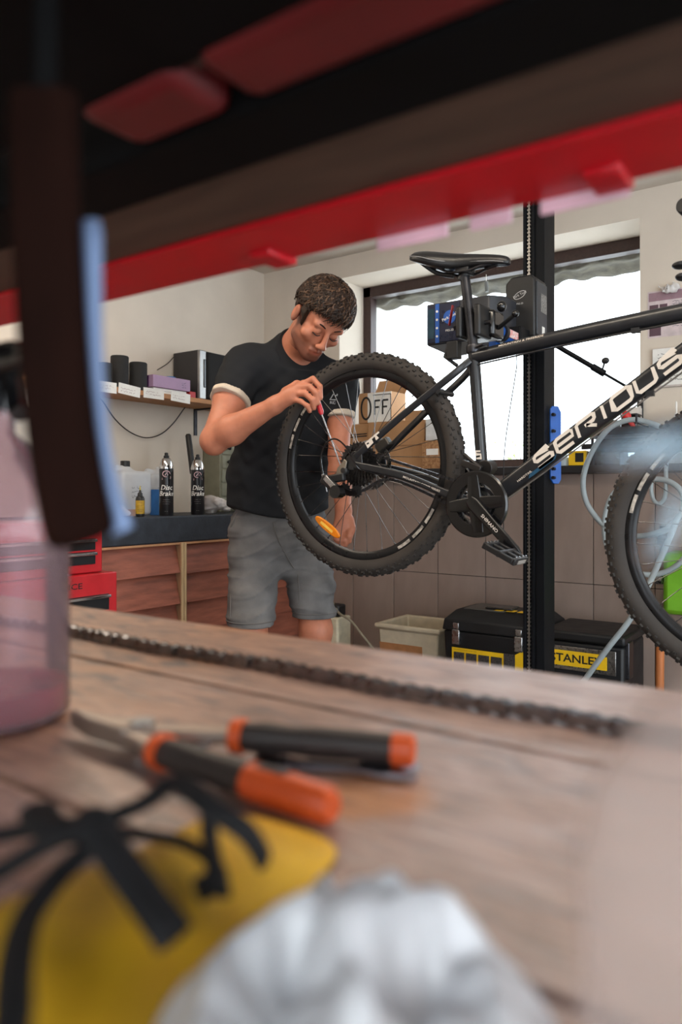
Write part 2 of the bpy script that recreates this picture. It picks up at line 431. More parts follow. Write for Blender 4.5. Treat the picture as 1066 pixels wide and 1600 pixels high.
# unseen ceiling fixtures added to carry the fill lamps
for k, (lx, ly) in enumerate(FILL_LAMPS):
    t = Thing('added_ceiling_light', 'unseen added tube ceiling light ' + ('over the work stand' if k == 0 else 'over the man'), 'lamp', (lx, ly, CH))
    t.part('added_housing', MB().box((lx - .62, ly - .08, CH - .05), (lx + .62, ly + .08, CH)), m_white, bevel=.006)
    for dy in (-.04, .04): t.part('tube', MB().cyl((lx - .58, ly + dy, CH - .062), (lx + .58, ly + dy, CH - .062), .012), emis('added_fill_glow', (1, .86, .68), 3))  # tubes of the unseen added fixture

# plant seen low in the window
t = Thing('shrub', 'leafy green shrub outside low behind the window', 'shrub', (-1.75, 4.6, 0))
stem = MB(); lv = MB(); rr = random.Random(9)
for k in range(12):
    a = rr.uniform(0, 6.28); tip = Vector((-1.52 + rr.gauss(0, .16), 4.6 + rr.uniform(-.2, .2), rr.uniform(1.05, 1.40)))
    stem.tube(catmull([(-1.75, 4.6, 0), (-1.75 + .05 * math.cos(a), 4.6 + .05 * math.sin(a), .6), tip], 4), .003, 5)
    for q in range(22):
        c = tip + Vector((rr.gauss(0, .07), rr.gauss(0, .05), rr.uniform(-.3, .06))); d = Vector((rr.gauss(0, 1), rr.gauss(0, 1), rr.gauss(0, .6))).normalized(); s2 = d.orthogonal().normalized(); L = rr.uniform(.025, .045)
        n2 = d.cross(s2) * .004
        lv.add([c, c + d * L * .5 + s2 * L * .28 + n2, c + d * L, c + d * L * .5 - s2 * L * .28 + n2], [(0, 1, 2, 3)])
t.part('stem', stem, mat('bark', (90, 74, 56), .9)); t.part('foliage', lv, mat('leaf_green', (150, 176, 110), .6, var=.3, transl=.45), smooth=0, kind='stuff')

# ================================================================ LEFT COUNTER
m_top = mat('dark_blue_black_worktop', (40, 44, 52), .55, var=.3, scale=18, bump=.25, bscale=70)
solo('worktop', MB().box((WX + .002, .9, .785), (-2.43, WY - .01, .9)), m_top, 'thick blue-black worktop along the left wall under the jugs', 'worktop', (-2.65, 2.1, .785), bevel=.006)
t = Thing('base_cabinet', 'cabinet of overlapping reddish wood boards under the blue-black worktop', 'cabinet', (-2.62, 2.1, 0))
m_board = mat('red_brown_board', (139, 80, 62), .55, var=.28, scale=7, stretch=(3, .9, 6), bump=.2, bscale=60)
m_ply = mat('plywood_edge', (196, 168, 128), .8, var=.25, scale=20, stretch=(30, 30, 1))
t.part('carcass', MB().box((-2.84, .95, 0), (-2.5, WY - .012, .783)), mat('carcass_dark', (52, 36, 30), .8), bevel=.002)
for (ya, yb) in ((.97, 2.238), (2.278, WY - .02)):
    for r in range(6):
        zt = .783 - r * .1305; b = MB(); tilt = .004 * ((r * 7) % 3 - 1)
        b.add([(-2.497, ya, zt), (-2.455, ya, zt), (-2.455, yb, zt), (-2.497, yb, zt),
               (-2.447, ya, zt - .134 + tilt), (-2.424, ya, zt - .134 + tilt), (-2.424, yb, zt - .134 - tilt), (-2.447, yb, zt - .134 - tilt)],
              [(0, 1, 2, 3), (4, 7, 6, 5), (0, 4, 5, 1), (1, 5, 6, 2), (2, 6, 7, 3), (3, 7, 4, 0)])
        t.part('board', b, m_board, bevel=.002)
dv = t.part('divider', MB().box((-2.5, 2.240, 0), (-2.425, 2.276, .783)), mat('divider_wood', (150, 112, 84), .7, scale=10), bevel=.001)
for q in range(2): t.part('ply_strip', MB().box((-2.425, 2.243 + q * .016, .0), (-2.421, 2.254 + q * .016, .783)), m_ply, dv)
t.part('edge_strip', MB().box((-2.452, .97, .776), (-2.428, WY - .02, .7845)), mat('pale_strip', (176, 128, 92), .7))

# red tool chest
t = Thing('tool_chest', 'red metal tool chest with black drawers standing before the boarded cabinet', 'tool chest', (-2.27, 1.36, 0))
m_red = mat('red_enamel', (176, 30, 38), .32, var=.08, coat=.4); m_drawer = mat('black_drawer', (22, 23, 26), .35)
yr = atX(183, 900, -2.12).y; yu = atX(160, 880, -2.15).y
t.part('lower_case', MB().box((-2.405, 1.05, .06), (-2.12, yr, .727)), m_red, bevel=.004)
t.part('upper_case', MB().box((-2.39, 1.05, .728), (-2.15, yu, .905)), m_red, bevel=.004)
for z0, z1, xx, ye in ((.60, .655, -2.12, yr - .035), (.535, .594, -2.12, yr - .035), (.33, .528, -2.12, yr - .035), (.12, .322, -2.12, yr - .035), (.757, .80, -2.15, yu - .03), (.806, .845, -2.15, yu - .03)):
    d = t.part('drawer', MB().box((xx - .01, 1.08, z0), (xx + .004, ye, z1)), m_drawer, bevel=.002)
    t.part('drawer_handle', MB().box((xx + .004, 1.08, z1 - .012), (xx + .016, ye, z1 - .002)), m_chrome, d, bevel=.002)
for yy in (1.1, yr - .06):
    for xx in (-2.38, -2.15): t.part('caster', MB().cyl((xx - .012, yy, .03), (xx + .012, yy, .03), .03), m_rubber)
tx = MB(); text(tx, 'SPICE', (-2.1195, atX(110, 914, -2.12).y, .69), Y1, Z1, .027, .012, sx=1.4)
t.part('lettering', tx, m_ink)

# ---------- things on the worktop
def spray_can(px, py, X, lab, seed):
    p = atX(px, py, X); p.z = .9; fwd = (Vector((0, 0, 0)) - p); fwd.z = 0; fwd.normalize(); side = Z1.cross(fwd)
    t = Thing('spray_can', lab, 'spray can', p, 'brake cleaner spray cans')
    r = .031
    t.part('can', MB().lathe([(r - .002, 0), (r, .004), (r, .205)], p, n=28), mat('can_black', (20, 19, 22), .3, var=.2, coat=.3))
    t.part('shoulder', MB().lathe([(r, .205), (r + .0005, .212), (r - .003, .225), (.021, .247), (.015, .252)], p, n=28), m_chrome)
    t.part('nozzle', MB().lathe([(.012, .252), (.012, .262), (.008, .264), (.008, .274), (.004, .276)], p, n=16), m_black)
    f = MB(); e = p + fwd * r
    for (s_, z, sz, b) in (('Disc', .122, .030, .012), ('Brake', .096, .030, .012)): text(f, s_, e + Z1 * z, side, Z1, sz, b, .25, wrap=r)
    t.part('lettering', f, m_white)
    f = MB()
    for z, w_ in ((.070, '–––– –––'), (.061, '––– –––––'), (.052, '––––– ––'), (.020, '–– –')): f = MB(); text(f, w_, e + Z1 * z, side, Z1, .0075, 0, wrap=r); t.part('small_print', f, mat('pale_print', (205, 202, 206), .6), kind='stuff')
    f = MB(); ring = [(math.cos(a) * .016, .182 + math.sin(a) * .013) for a in [i * .35 for i in range(15)]]
    P = []
    for s_ in ([ring] + [[(-.006, .176), (.004, .19), (.006, .176)], [(-.02, .163), (.02, .168)], [(-.02, .158), (.02, .162)]]):
        for rad, sgn in ((.0022, 1),):
            L = []
            for i, (x, z) in enumerate(s_):
                a = x / r; L.append(p + (fwd * math.cos(a) + side * math.sin(a)) * (r + .0007) + Z1 * z)
            f.tube(L, .0016, 4)
    t.part('logo', f, mat('pink_white_print', (226, 190, 200), .5))
    return t
spray_can(260, 806, -2.50, 'black spray can with silver shoulder standing beside the small yellow-black bottle', 1)
spray_can(309, 805, -2.50, 'black spray can with silver shoulder standing between the dark tube and crumpled paper', 2)
p = atX(219, 808, -2.48); p.z = .9
t = Thing('oil_bottle', 'small black dropper bottle with yellow label on the worktop', 'bottle', p)
t.part('bottle', MB().lathe([(.017, 0), (.0185, .004), (.0185, .075), (.015, .084), (.008, .088)], p, n=20), m_black)
t.part('label_band', MB().lathe([(.0187, .012), (.0189, .014), (.0189, .066), (.0187, .068)], p, n=20), mat('dim_yellow_label', (168, 132, 30), .5, scale=60, var=.3))
t.part('nozzle', MB().lathe([(.011, .086), (.010, .098), (.005, .103), (.004, .112)], p, n=14), m_black); t.part('nozzle_tip', MB().lathe([(.0035, .112), (.0015, .130)], p, n=12), mat('yellow_tip', (190, 170, 60), .5))
fwd = (-p).copy(); fwd.z = 0; fwd.normalize(); side = Z1.cross(fwd); f = MB()
for z in (.058, .045, .037, .030, .022): text(f, '–– –––', p + fwd * .0189 + Z1 * z, side, Z1, .008, .01, wrap=.0189)
t.part('lettering', f, m_ink)
# jugs
m_jug = mat('translucent_jug', (232, 235, 240), .35, var=.03, clear=.25, transl=.4)
def jug(px, X, w_, h_, lab, handle, seed, cap=True):
    p = atX(px, 806, X); p.z = .9; t = Thing('jug', lab, 'jug', p, 'translucent jugs on the worktop')
    s = SDF(p - Vector((.12, .14, .01)), p + Vector((.12, .14, h_ + .05)), .005)
    def body(Xa, Ya, Za):
        ex = abs(Xa - p.x) - .05; ey = abs(Ya - p.y) - (w_ / 2 - .02); ez = abs(Za - p.z - h_ * .44) - (h_ * .44 - .02)
        return np.sqrt(np.maximum(ex, 0) ** 2 + np.maximum(ey, 0) ** 2 + np.maximum(ez, 0) ** 2) + np.minimum(np.maximum(np.maximum(ex, ey), ez), 0) - .018
    s.op(body, p - Vector((.07, w_ / 2, 0)), p + Vector((.07, w_ / 2, h_ * .9)), .01)
    s.cap(p + Vector((0, handle[0], h_ * .8)), p + Vector((0, handle[0], h_ * .97)), .04, .017, k=.03)
    s.cap(p + Vector((0, handle[1], h_ * .72)), p + Vector((0, handle[1] * .9, h_ * .93)), .013, .012, k=.01)
    s.cap(p + Vector((0, handle[1] * .9, h_ * .93)), p + Vector((0, handle[0], h_ * .9)), .012, .013, k=.01)
    t.part('jug_body', s.mesh('jug_body', t.loc), m_jug)
    q = p + Vector((0, handle[0], h_ * .96))
    if cap: t.part('cap', MB().lathe([(.021, 0), (.021, .024), (.018, .026)], q, n=22), m_black)
    f = MB(); scribble(f, p + Vector((.0695, -.035, h_ * .55)), Y1, Z1, .075, .012, 3, .0016, seed)
    t.part('handwriting', f, m_blueink)
    return t
jug(200, -2.68, .17, .225, 'translucent jug with black cap and handwriting behind the small bottle', (-.015, -.06), 3)
jug(240, -2.73, .15, .215, 'translucent jug without cap between the capped jug and spray can', (.03, -.04), 5, cap=False)
jug(150, -2.72, .08, .215, 'translucent jug half hidden behind the dark hanging handle', (.0, .045), 8, cap=False)
# blue carton behind first can
p = atX(249, 806, -2.58); solo('carton', MB().box((p.x - .05, p.y - .012, .9), (p.x + .02, p.y + .008, 1.015)), mat('blue_carton', (42, 96, 156), .6), 'narrow blue carton behind the left spray can', 'carton', (p.x, p.y, .9), bevel=.002)
p = atX(212, 808, -2.56)
cb = MB(); cb.prism([(-.055, 0), (.065, 0), (.045, .05), (-.06, .05)], (p.x - .02, p.y, .9005), Y1, Vector((-.5, 0, .55)), -.004); solo('cardboard_flap', cb, m_card, 'brown cardboard flap lying behind the small yellow-black bottle', 'cardboard', (p.x, p.y, .9), bevel=.0008)
def crumple(name, c, r, m, label, cat, seed, h=.006, amp=.2, rot=0):
    s = SDF(Vector(c) - Vector(r) * 1.5, Vector(c) + Vector(r) * 1.5, h); a = sines(seed, 3.5 / min(r), amp * min(r) * 1.2); b = sines(seed + 1, 9 / min(r), amp * .7 * min(r))
    fold = lambda X, Y, Z: a(X, Y, Z) + abs(b(X, Y, Z)) * 1.2
    s.ell(c, r, k=.001, disp=fold)
    loc = (c[0], c[1], c[2] - r[2]); s.half((c[0], c[1], c[2] - r[2] * .85), (0, 0, -1))
    o = link(name, s.mesh(name, loc), m, None, loc); return tag(o, label, cat)
m_tissue = mat('crumpled_white_paper', (218, 210, 206), .85, var=.06, transl=.25)
p = atX(338, 800, -2.53); crumple('crumpled_paper', (p.x, p.y, .9 + .045), (.05, .058, .052), m_tissue, 'crumpled white paper on the worktop beside the right spray can', 'paper', 3)
p = atX(180, 806, -2.52); crumple('crumpled_rag', (p.x, p.y, .9 + .02), (.05, .06, .022), m_tissue, 'small crumpled white rag on the left of the worktop', 'rag', 12, h=.005)
# dark tube leaning behind second can
q0 = atX(309, 800, -2.66); q0.z = .9; q1 = atX(294, 678, -2.70)
tb = Thing('hand_pump', 'thin black tube leaning behind the right spray can', 'pump', q0); tb.part('barrel', MB().tube([q0, q0.lerp(q1, .52)], .009, 12), m_steel); tb.part('grip', MB().tube([q0.lerp(q1, .5), q0.lerp(q1, .98), q1], .0145, 14, scl=[1, 1, .6]), m_black)
# drawer cabinet
ya = atX(317, 760, -2.865).y; DX = -2.74
t = Thing('drawer_cabinet', 'grey-green metal drawer cabinet on the worktop behind the elbow', 'cabinet', (-2.74, ya + .1, .9))
t.part('body', MB().box((-2.865, ya, .9), (DX, ya + .28, 1.275)), mat('grey_green_metal', (128, 126, 108), .5, var=.08), bevel=.004)
for r in range(5):
    d = t.part('drawer', MB().box((DX, ya + .012, .91 + r * .073), (DX + .008, ya + .268, .976 + r * .073)), mat('drawer_front', (138, 138, 122), .5), bevel=.002)
    for yy in (ya + .05, ya + .2): t.part('knob', MB().lathe([(.005, 0), (.005, .008), (.011, .012), (.011, .018), (.006, .022)], (DX + .008, yy, .943 + r * .073), (1, 0, 0), n=12), m_black, d)

# ---------- wall shelf
m_pine = mat('pine_shelf', (176, 122, 76), .6, var=.15, scale=10, stretch=(4, .6, 4))
t = Thing('wall_shelf', 'plain wooden wall shelf on the left wall with price tags', 'shelf', (-2.76, 2.2, 1.44))
SX = -2.65
t.part('shelf_board', MB().box((WX + .002, 1.3, 1.438), (SX, 2.95, 1.46)), m_pine, bevel=.0015)
for y in (1.5, 2.75): t.part('bracket', MB().box((WX + .002, y - .01, 1.30), (WX + .008, y + .01, 1.438)).box((WX + .004, y - .01, 1.43), (SX - .03, y + .01, 1.438)), m_darksteel)
for k, (pa, pb, ya_, yb_, tl) in enumerate(((148, 182, 590, 607, 0), (185, 219, 595, 612, -.09), (224, 256, 600, 613, .0), (267, 297, 603, 621, -.05))):
    a = atX(pa, ya_, SX + .001); b = atX(pb, yb_, SX + .001); h = .046
    zc = 1.452
    M = Matrix.Rotation(tl, 3, 'X')
    tg = t.part('price_tag', MB().cbox((SX + .002, (a.y + b.y) / 2, zc), (.001, b.y - a.y, h), M), m_white)
    f = MB(); scribble(f, Vector((SX + .0027, a.y + .012, zc + .006)), M @ Y1, M @ Z1, (b.y - a.y) * .8, .007, 2, .0013, 20 + k); t.part('print', f, mat('faint_print', (150, 120, 124), .7), tg)
def onshelf(px, X=-2.74):
    p = atX(px, 600, X); p.z = 1.46; return p
m_foam = mat('black_foam_tube', (30, 29, 30), .75, var=.2)
for px, r, h, lab, X in ((163, .034, .105, 'short black tube, leftmost on the wall shelf', -2.71), (187, .040, .152, 'tall black tube, middle of three on the wall shelf', -2.73), (216, .0405, .135, 'black tube beside the purple box on the wall shelf', -2.72)):
    p = onshelf(px, X); solo('handlebar_tube', MB().lathe([(r, 0), (r, h - .004), (r - .003, h), (r - .010, h), (r - .012, h - .03), (.001, h - .032)], p, n=28), m_foam, lab, 'tube', p, 'black tubes on the wall shelf')
a, b = atX(228, 600, -2.72), atX(294, 600, -2.68)
t = Thing('carton', 'flat white carton under the purple box on the wall shelf', 'carton', (-2.74, (a.y + b.y) / 2, 1.46)); t.part('box', MB().box((-2.82, a.y + .01, 1.46), (-2.68, b.y - .01, 1.488)), m_white, bevel=.002); t.part('lid_seam', MB().box((-2.6795, a.y + .012, 1.474), (-2.679, b.y - .012, 1.4752)), m_blueink)
m_purple = mat('purple_box', (160, 130, 162), .55, var=.05)
t = Thing('carton', 'purple and lilac box on the wall shelf beside the loudspeaker', 'carton', (-2.74, (a.y + b.y) / 2, 1.489))
t.part('box', MB().box((-2.83, a.y, 1.489), (-2.67, b.y + .005, 1.545)), m_purple, bevel=.002); t.part('side_panel', MB().box((-2.80, a.y - .001, 1.492), (-2.70, a.y, 1.542)), mat('deep_purple', (92, 52, 104), .5))
f = MB(); scribble(f, Vector((-2.6693, b.y - .05, 1.525)), Y1, Z1, .036, .006, 3, .0014, 31); t.part('print', f, m_blueink)
p = onshelf(265, -2.8); solo('tape_roll', MB().lathe([(.020, .085), (.030, .085), (.030, .11), (.020, .11)], p, n=24, closed=True, caps=False), mat('blue_tape', (52, 120, 180), .5), 'blue tape roll behind the purple box on the wall shelf', 'tape', p)
p2 = atX(299, 612, -2.68); solo('matchbox', MB().box((-2.72, p2.y - .02, 1.46), (-2.67, p2.y + .02, 1.492)), mat('small_red_carton', (170, 30, 36), .5), 'tiny red carton at the loudspeaker foot on the wall shelf', 'carton', (p2.x, p2.y, 1.46), bevel=.002)
# loudspeaker
ys, ye = atX(312, 600, -2.665).y, atX(359, 600, -2.665).y; sh = .245
t = Thing('loudspeaker', 'black loudspeaker with silver edge on the wall shelf', 'loudspeaker', (-2.76, (ys + ye) / 2, 1.46))
t.part('cabinet', MB().box((-2.858, ys + .004, 1.46), (-2.68, ye, 1.46 + sh)), mat('dark_grey_speaker', (52, 50, 50), .5, var=.08), bevel=.004)
t.part('silver_edge', MB().box((-2.682, ys, 1.462), (-2.665, ys + .045, 1.46 + sh - .002)), mat('silver_paint', (150, 148, 146), .35, .6), bevel=.004)
t.part('grille', MB().box((-2.682, ys + .047, 1.466), (-2.655, ye - .002, 1.46 + sh - .006)), mat('speaker_cloth', (28, 28, 29), .9, var=.3, scale=400), bevel=.012)
t.part('side_grip', MB().cbox((-2.664, ys + .034, 1.59), (.006, .014, .14)), m_blackgloss, bevel=.003)
cb = [atX(276, 555, -2.85), atX(262, 568, -2.858), atX(246, 578, -2.86)]
solo('speaker_wire', MB().tube(catmull([Vector((-2.862, ys + .02, 1.62))] + cb, 6), .0022, 6), m_black, 'thin wire running from the loudspeaker along the wall', 'wire', cb[2])
P = [atX(*q, -2.85) for q in ((150, 600), (160, 627), (180, 655), (203, 675), (228, 684), (252, 678), (272, 660), (290, 636), (297, 620))]
P[0].z = P[-1].z = 1.437
solo('drooping_cable', MB().tube(catmull(P, 6), .0028, 6), m_darksteel, 'thin grey cable drooping below the wall shelf', 'cable', P[4])

# ================================================================ THINGS ALONG THE WINDOW WALL
# cartons on the window ledge
def carton_open(name, lab, x0, x1, y0, y1, z0, z1, m, flaps=True):
    t = Thing(name, lab, 'cardboard box', ((x0 + x1) / 2, (y0 + y1) / 2, z0))
    t.part('box', MB().box((x0, y0, z0), (x1, y1, z1)), m, bevel=.002)
    return t
t = carton_open('cardboard_box', 'large plain brown cardboard box on the ledge behind the rear wheel', -2.155, -1.815, 3.315, 3.51, wz0, 1.372, m_card)
t.part('tape', MB().box((-2.155, 3.3135, 1.24), (-1.815, 3.3145, 1.246)), mat('card_crease', (140, 102, 70), .8))
t.part('flap', MB().box((-1.93, 3.32, 1.372), (-1.83, 3.324, 1.42), Matrix.Translation((0, 0, 0))), m_card)
t = carton_open('cardboard_box', 'brown and white box with OFF written on it', -2.235, -2.03, 3.345, 3.50, 1.373, 1.535, m_card)
t.part('white_panel', MB().box((-2.175, 3.343, 1.376), (-2.028, 3.3445, 1.533)), m_white)
for a, b, c in (((-2.235, 3.345), (-2.035, 3.345), 0), ((-2.235, 3.50), (-2.035, 3.50), 1)):
    fl = MB(); zz = 1.535; dy = (-.05, .01)[c]; dz = (.06, .085)[c]
    fl.add([(a[0], a[1], zz), (b[0], b[1], zz), (b[0] + .03, b[1] + dy, zz + dz), (a[0] + .03, a[1] + dy, zz + dz), (a[0], a[1] + .003, zz), (b[0], b[1] + .003, zz), (b[0] + .03, b[1] + dy + .003, zz + dz), (a[0] + .03, a[1] + dy + .003, zz + dz)], [(0, 1, 2, 3), (7, 6, 5, 4), (0, 4, 5, 1), (1, 5, 6, 2), (2, 6, 7, 3), (3, 7, 4, 0)])
    if c: t.part('flap', fl, m_card)
f = MB(); strokes(f, [[(math.cos(a) * .03, math.sin(a) * .058) for a in [i * 2 * PI / 20 for i in range(21)]]], (-2.185, 3.3425, 1.452), X1, Z1, .011)
strokes(f, [[(0, -.04), (0, .035)], [(0, .035), (.035, .035)], [(0, 0), (.028, 0)], [(.05, -.04), (.05, .035)], [(.05, .035), (.085, .035)], [(.05, 0), (.078, 0)]], (-2.13, 3.3425, 1.455), X1, Z1, .010)
strokes(f, [[(0, 0), (.11, 0), (.112, -.14)]], (-2.14, 3.3425, 1.52), X1, Z1, .004)
t.part('lettering', f, m_ink)
t = carton_open('cardboard_box', 'brown cardboard box on the ledge nearest the man, below OFF', -2.30, -2.16, 3.33, 3.51, wz0, 1.37, m_card)
f = MB(); strokes(f, [[(0, 0), (.12, .004)], [(0, .012), (.12, .016)]], (-2.29, 3.3285, 1.30), X1, Z1, .006); t.part('print', f, m_ink)
a, b = atY(661, 700, 3.28), atY(690, 700, 3.28)
t = Thing('cork_box', 'speckled cork-brown box with white label on the ledge', 'box', ((a.x + b.x) / 2, 3.32, wz0))
t.part('box', MB().box((a.x, 3.27, wz0), (b.x, 3.40, 1.26)), mat('speckled_board', (134, 92, 60), .8, col2=(178, 136, 96), scale=110), bevel=.002); t.part('label_sticker', MB().box((a.x + .025, 3.2685, 1.187), (b.x - .012, 3.2695, 1.218)), m_white)
solo('white_carton', MB().box((a.x + .005, 3.30, 1.261), (b.x + .03, 3.41, 1.37)), mat('white_card', (206, 208, 210), .7), 'white carton on top of the speckled cork-brown box', 'carton', (a.x + .06, 3.35, 1.261), bevel=.002)
solo('white_carton', MB().box((b.x + .002, 3.30, wz0), (b.x + .034, 3.41, 1.258)), mat('white_card2', (196, 198, 200), .7), 'narrow white carton right beside the speckled cork-brown box', 'carton', (b.x + .02, 3.35, wz0), bevel=.002)
# cord with plug hanging in window
a = atY(760, 405, 3.5); a.z = wz1 - .059
b = atY(760, 440, 3.5); c = atY(761, 456, 3.5)
t = Thing('pull_cord', 'short cord with a grey plug hanging in the window below the saddle', 'cord', b); t.part('cord', MB().tube([a, b], .0018, 6), m_white); t.part('plug', MB().cyl(b, c, .009, .009, 10), mat('grey_plug', (110, 112, 110), .6))
# yellow package and dark case on ledge
a, b, c = atY(889, 720, 3.22), atY(917, 720, 3.22), atY(976, 720, 3.22)
t = Thing('blister_pack', 'yellow and black pack on the window ledge beside the stand', 'package', ((a.x + b.x) / 2, 3.24, wz0)); t.part('card', MB().box((a.x, 3.215, wz0), (b.x, 3.25, 1.182)), m_yellow, bevel=.002); t.part('picture', MB().box((a.x + .03, 3.213, wz0 + .015), (b.x - .012, 3.2148, 1.172)), m_black)
t = Thing('parts_case', 'low black case on the window ledge under the black stand', 'case', ((b.x + c.x) / 2, 3.25, wz0)); t.part('case', MB().box((b.x + .004, 3.215, wz0), (c.x - .02, 3.29, 1.178)), m_blackgloss, bevel=.004); t.part('end_cap', MB().box((c.x - .019, 3.22, wz0), (c.x, 3.285, 1.17)), mat('pale_blue_plastic', (120, 146, 166), .4), bevel=.003)
p = atY(882, 722, 3.24); solo('glass_jar', MB().lathe([(.02, 0), (.021, .003), (.021, .034), (.016, .04), (.016, .05), (.012, .05)], (p.x, 3.24, wz0), n=20), mat('clear_jar', (200, 214, 224), .1, clear=.4), 'small clear jar on the window ledge beside the stand column', 'jar', (p.x, 3.24, wz0))
# black riser
t = Thing('riser_stand', 'black metal riser stand on the window ledge behind the white hose', 'stand', (-.7, 3.2, wz0))
x0 = atY(908, 680, 3.08).x
t.part('top_tray', MB().box((x0, 3.06, 1.232), (-.35, 3.29, 1.244)).box((x0, 3.06, 1.232), (-.35, 3.066, 1.262)).box((x0, 3.06, 1.232), (x0 + .005, 3.29, 1.262)), m_black, bevel=.0015)
t.part('lower_rail', MB().box((x0 + .005, 3.07, 1.178), (-.35, 3.078, 1.20)), m_black); t.part('back_panel', MB().box((x0 + .01, 3.275, 1.17), (-.36, 3.285, 1.232)), m_blackgloss)
for xx in (x0 + .004, -.37):
    for yy in (3.21, 3.28): t.part('leg', MB().box((xx, yy - .005, wz0), (xx + .01, yy + .005, 1.232)), m_black)
t.part('support_arm', MB().cyl((-.655, 3.06, 1.245), (-.60, 3.06, 1.13), .004, n=8), m_steel)
a, b = atY(943, 665, 3.16), atY(966, 665, 3.16)
t = Thing('charger', 'small black box on the riser stand under the lettered tube', 'box', ((a.x + b.x) / 2, 3.17, 1.245)); t.part('case', MB().box((a.x, 3.14, 1.245), (b.x, 3.21, 1.30)), m_black, bevel=.008); t.part('edge_band', MB().box((b.x - .012, 3.138, 1.247), (b.x - .008, 3.1405, 1.296)), m_steel)
t = Thing('parts_tin', 'low black tin on the riser stand beside the red-handled screwdriver', 'tin', (a.x + .12, 3.2, 1.245)); t.part('tin', MB().box((b.x + .01, 3.16, 1.245), (b.x + .075, 3.23, 1.315)), m_blackgloss, bevel=.006); t.part('tin_lid', MB().box((b.x + .008, 3.158, 1.315), (b.x + .077, 3.232, 1.323)), m_black, bevel=.002)
q0, q1 = atY(991, 668, 3.10), atY(968, 632, 3.10)
t = Thing('screwdriver', 'stubby screwdriver with red handle and dark cap leaning on the riser stand', 'screwdriver', q0)
ax = (q1 - q0); L_ = ax.length; ax.normalize()
t.part('handle', MB().lathe([(.007, 0), (.010, .02), (.012, .04), (.017, .052), (.017, .066), (.011, .074)], q0, ax, n=16), mat('red_handle', (196, 44, 44), .35)); t.part('cap', MB().lathe([(.010, .074), (.011, .08), (.011, L_ - .004), (.008, L_)], q0, ax, n=16), mat('navy_cap', (32, 36, 66), .35)); t.part('blade', MB().cyl(q0 - ax * .03, q0 + ax * .002, .003, n=8), m_steel)
a, b = atY(981, 640, 3.24), atY(1000, 640, 3.24); solo('white_carton', MB().box((a.x, 3.22, 1.245), (b.x, 3.28, 1.355)), mat('white_card3', (214, 208, 202), .7), 'upright white carton at the back of the riser stand', 'carton', (a.x, 3.25, 1.245), bevel=.002)
p = atY(1000, 630, 3.285); t = Thing('hole_strip', 'black metal strip with holes hanging on the wall beside the window', 'bracket', (p.x, 3.285, 1.29))
t.part('strip', MB().box((p.x - .012, 3.284, 1.28), (p.x + .014, 3.29, 1.445)), m_black, bevel=.003)
for q in range(5): t.part('hole', MB().cyl((p.x + .001, 3.282, 1.30 + q * .03), (p.x + .001, 3.2845, 1.30 + q * .03), .006, n=12), mat('pale_hole', (205, 200, 196), .8))
t.part('hook_nut', MB().cbox((p.x + .004, 3.279, 1.448), (.03, .014, .03)), mat('blue_clip', (30, 70, 150), .4), bevel=.004)
# notices on wall
t = Thing('notice', 'pinkish printed notice taped to the wall right of the window', 'notice', (-.56, WY, 1.75))
t.part('sheet', MB().box((-.742, WY - .0015, 1.648), (-.38, WY - .0003, 1.842)), mat('printed_sheet', (204, 188, 190), .6)); f = MB(); f.box((-.738, WY - .002, 1.80), (-.60, WY - .0016, 1.836)); t.part('header_band', f, mat('mauve_band', (150, 120, 130), .6))
for xa, xb, za, zb in ((-.735, -.70, 1.74, 1.785), (-.695, -.665, 1.74, 1.785), (-.735, -.69, 1.655, 1.70)): t.part('picture', MB().box((xa, WY - .002, za), (xb, WY - .0016, zb)), mat('dark_print', (90, 66, 76), .6))
f = MB(); scribble(f, (-.645, WY - .0017, 1.79), X1, Z1, .25, .006, 11, .0016, 77); t.part('print', f, m_blueink)
p = atY(1046, 458, 3.27); crumple('plastic_wrap', (p.x, 3.28, 1.84), (.04, .014, .022), mat('clear_film', (235, 232, 230), .1, clear=.35), 'crinkled clear plastic wrap stuck atop the pinkish notice', 'plastic wrap', 44, h=.004, amp=.4)
t = Thing('notepad_sheet', 'handwritten white sheet on a board lower right of the window', 'notice', (-.55, WY, 1.5)); t.part('board', MB().box((-.722, WY - .012, 1.437), (-.38, WY - .0005, 1.60)), mat('grey_board', (190, 180, 174), .7), bevel=.001)
t.part('sheet', MB().box((-.720, WY - .0135, 1.445), (-.38, WY - .0125, 1.598)), m_white); f = MB(); scribble(f, (-.70, WY - .0137, 1.575), X1, Z1, .3, .009, 8, .0018, 78); t.part('handwriting', f, m_ink)
t = Thing('squeeze_bottle', 'slim white bottle behind the hose on the riser stand', 'bottle', (atY(1057, 640, 3.2).x, 3.2, 1.245)); pp = t.loc
t.part('barrel', MB().lathe([(.010, 0), (.010, .06), (.004, .075), (.004, .115), (.002, .12)], pp, n=14), m_white); t.part('ring', MB().lathe([(.0104, .05), (.0104, .056)], pp, n=14), m_blueink)
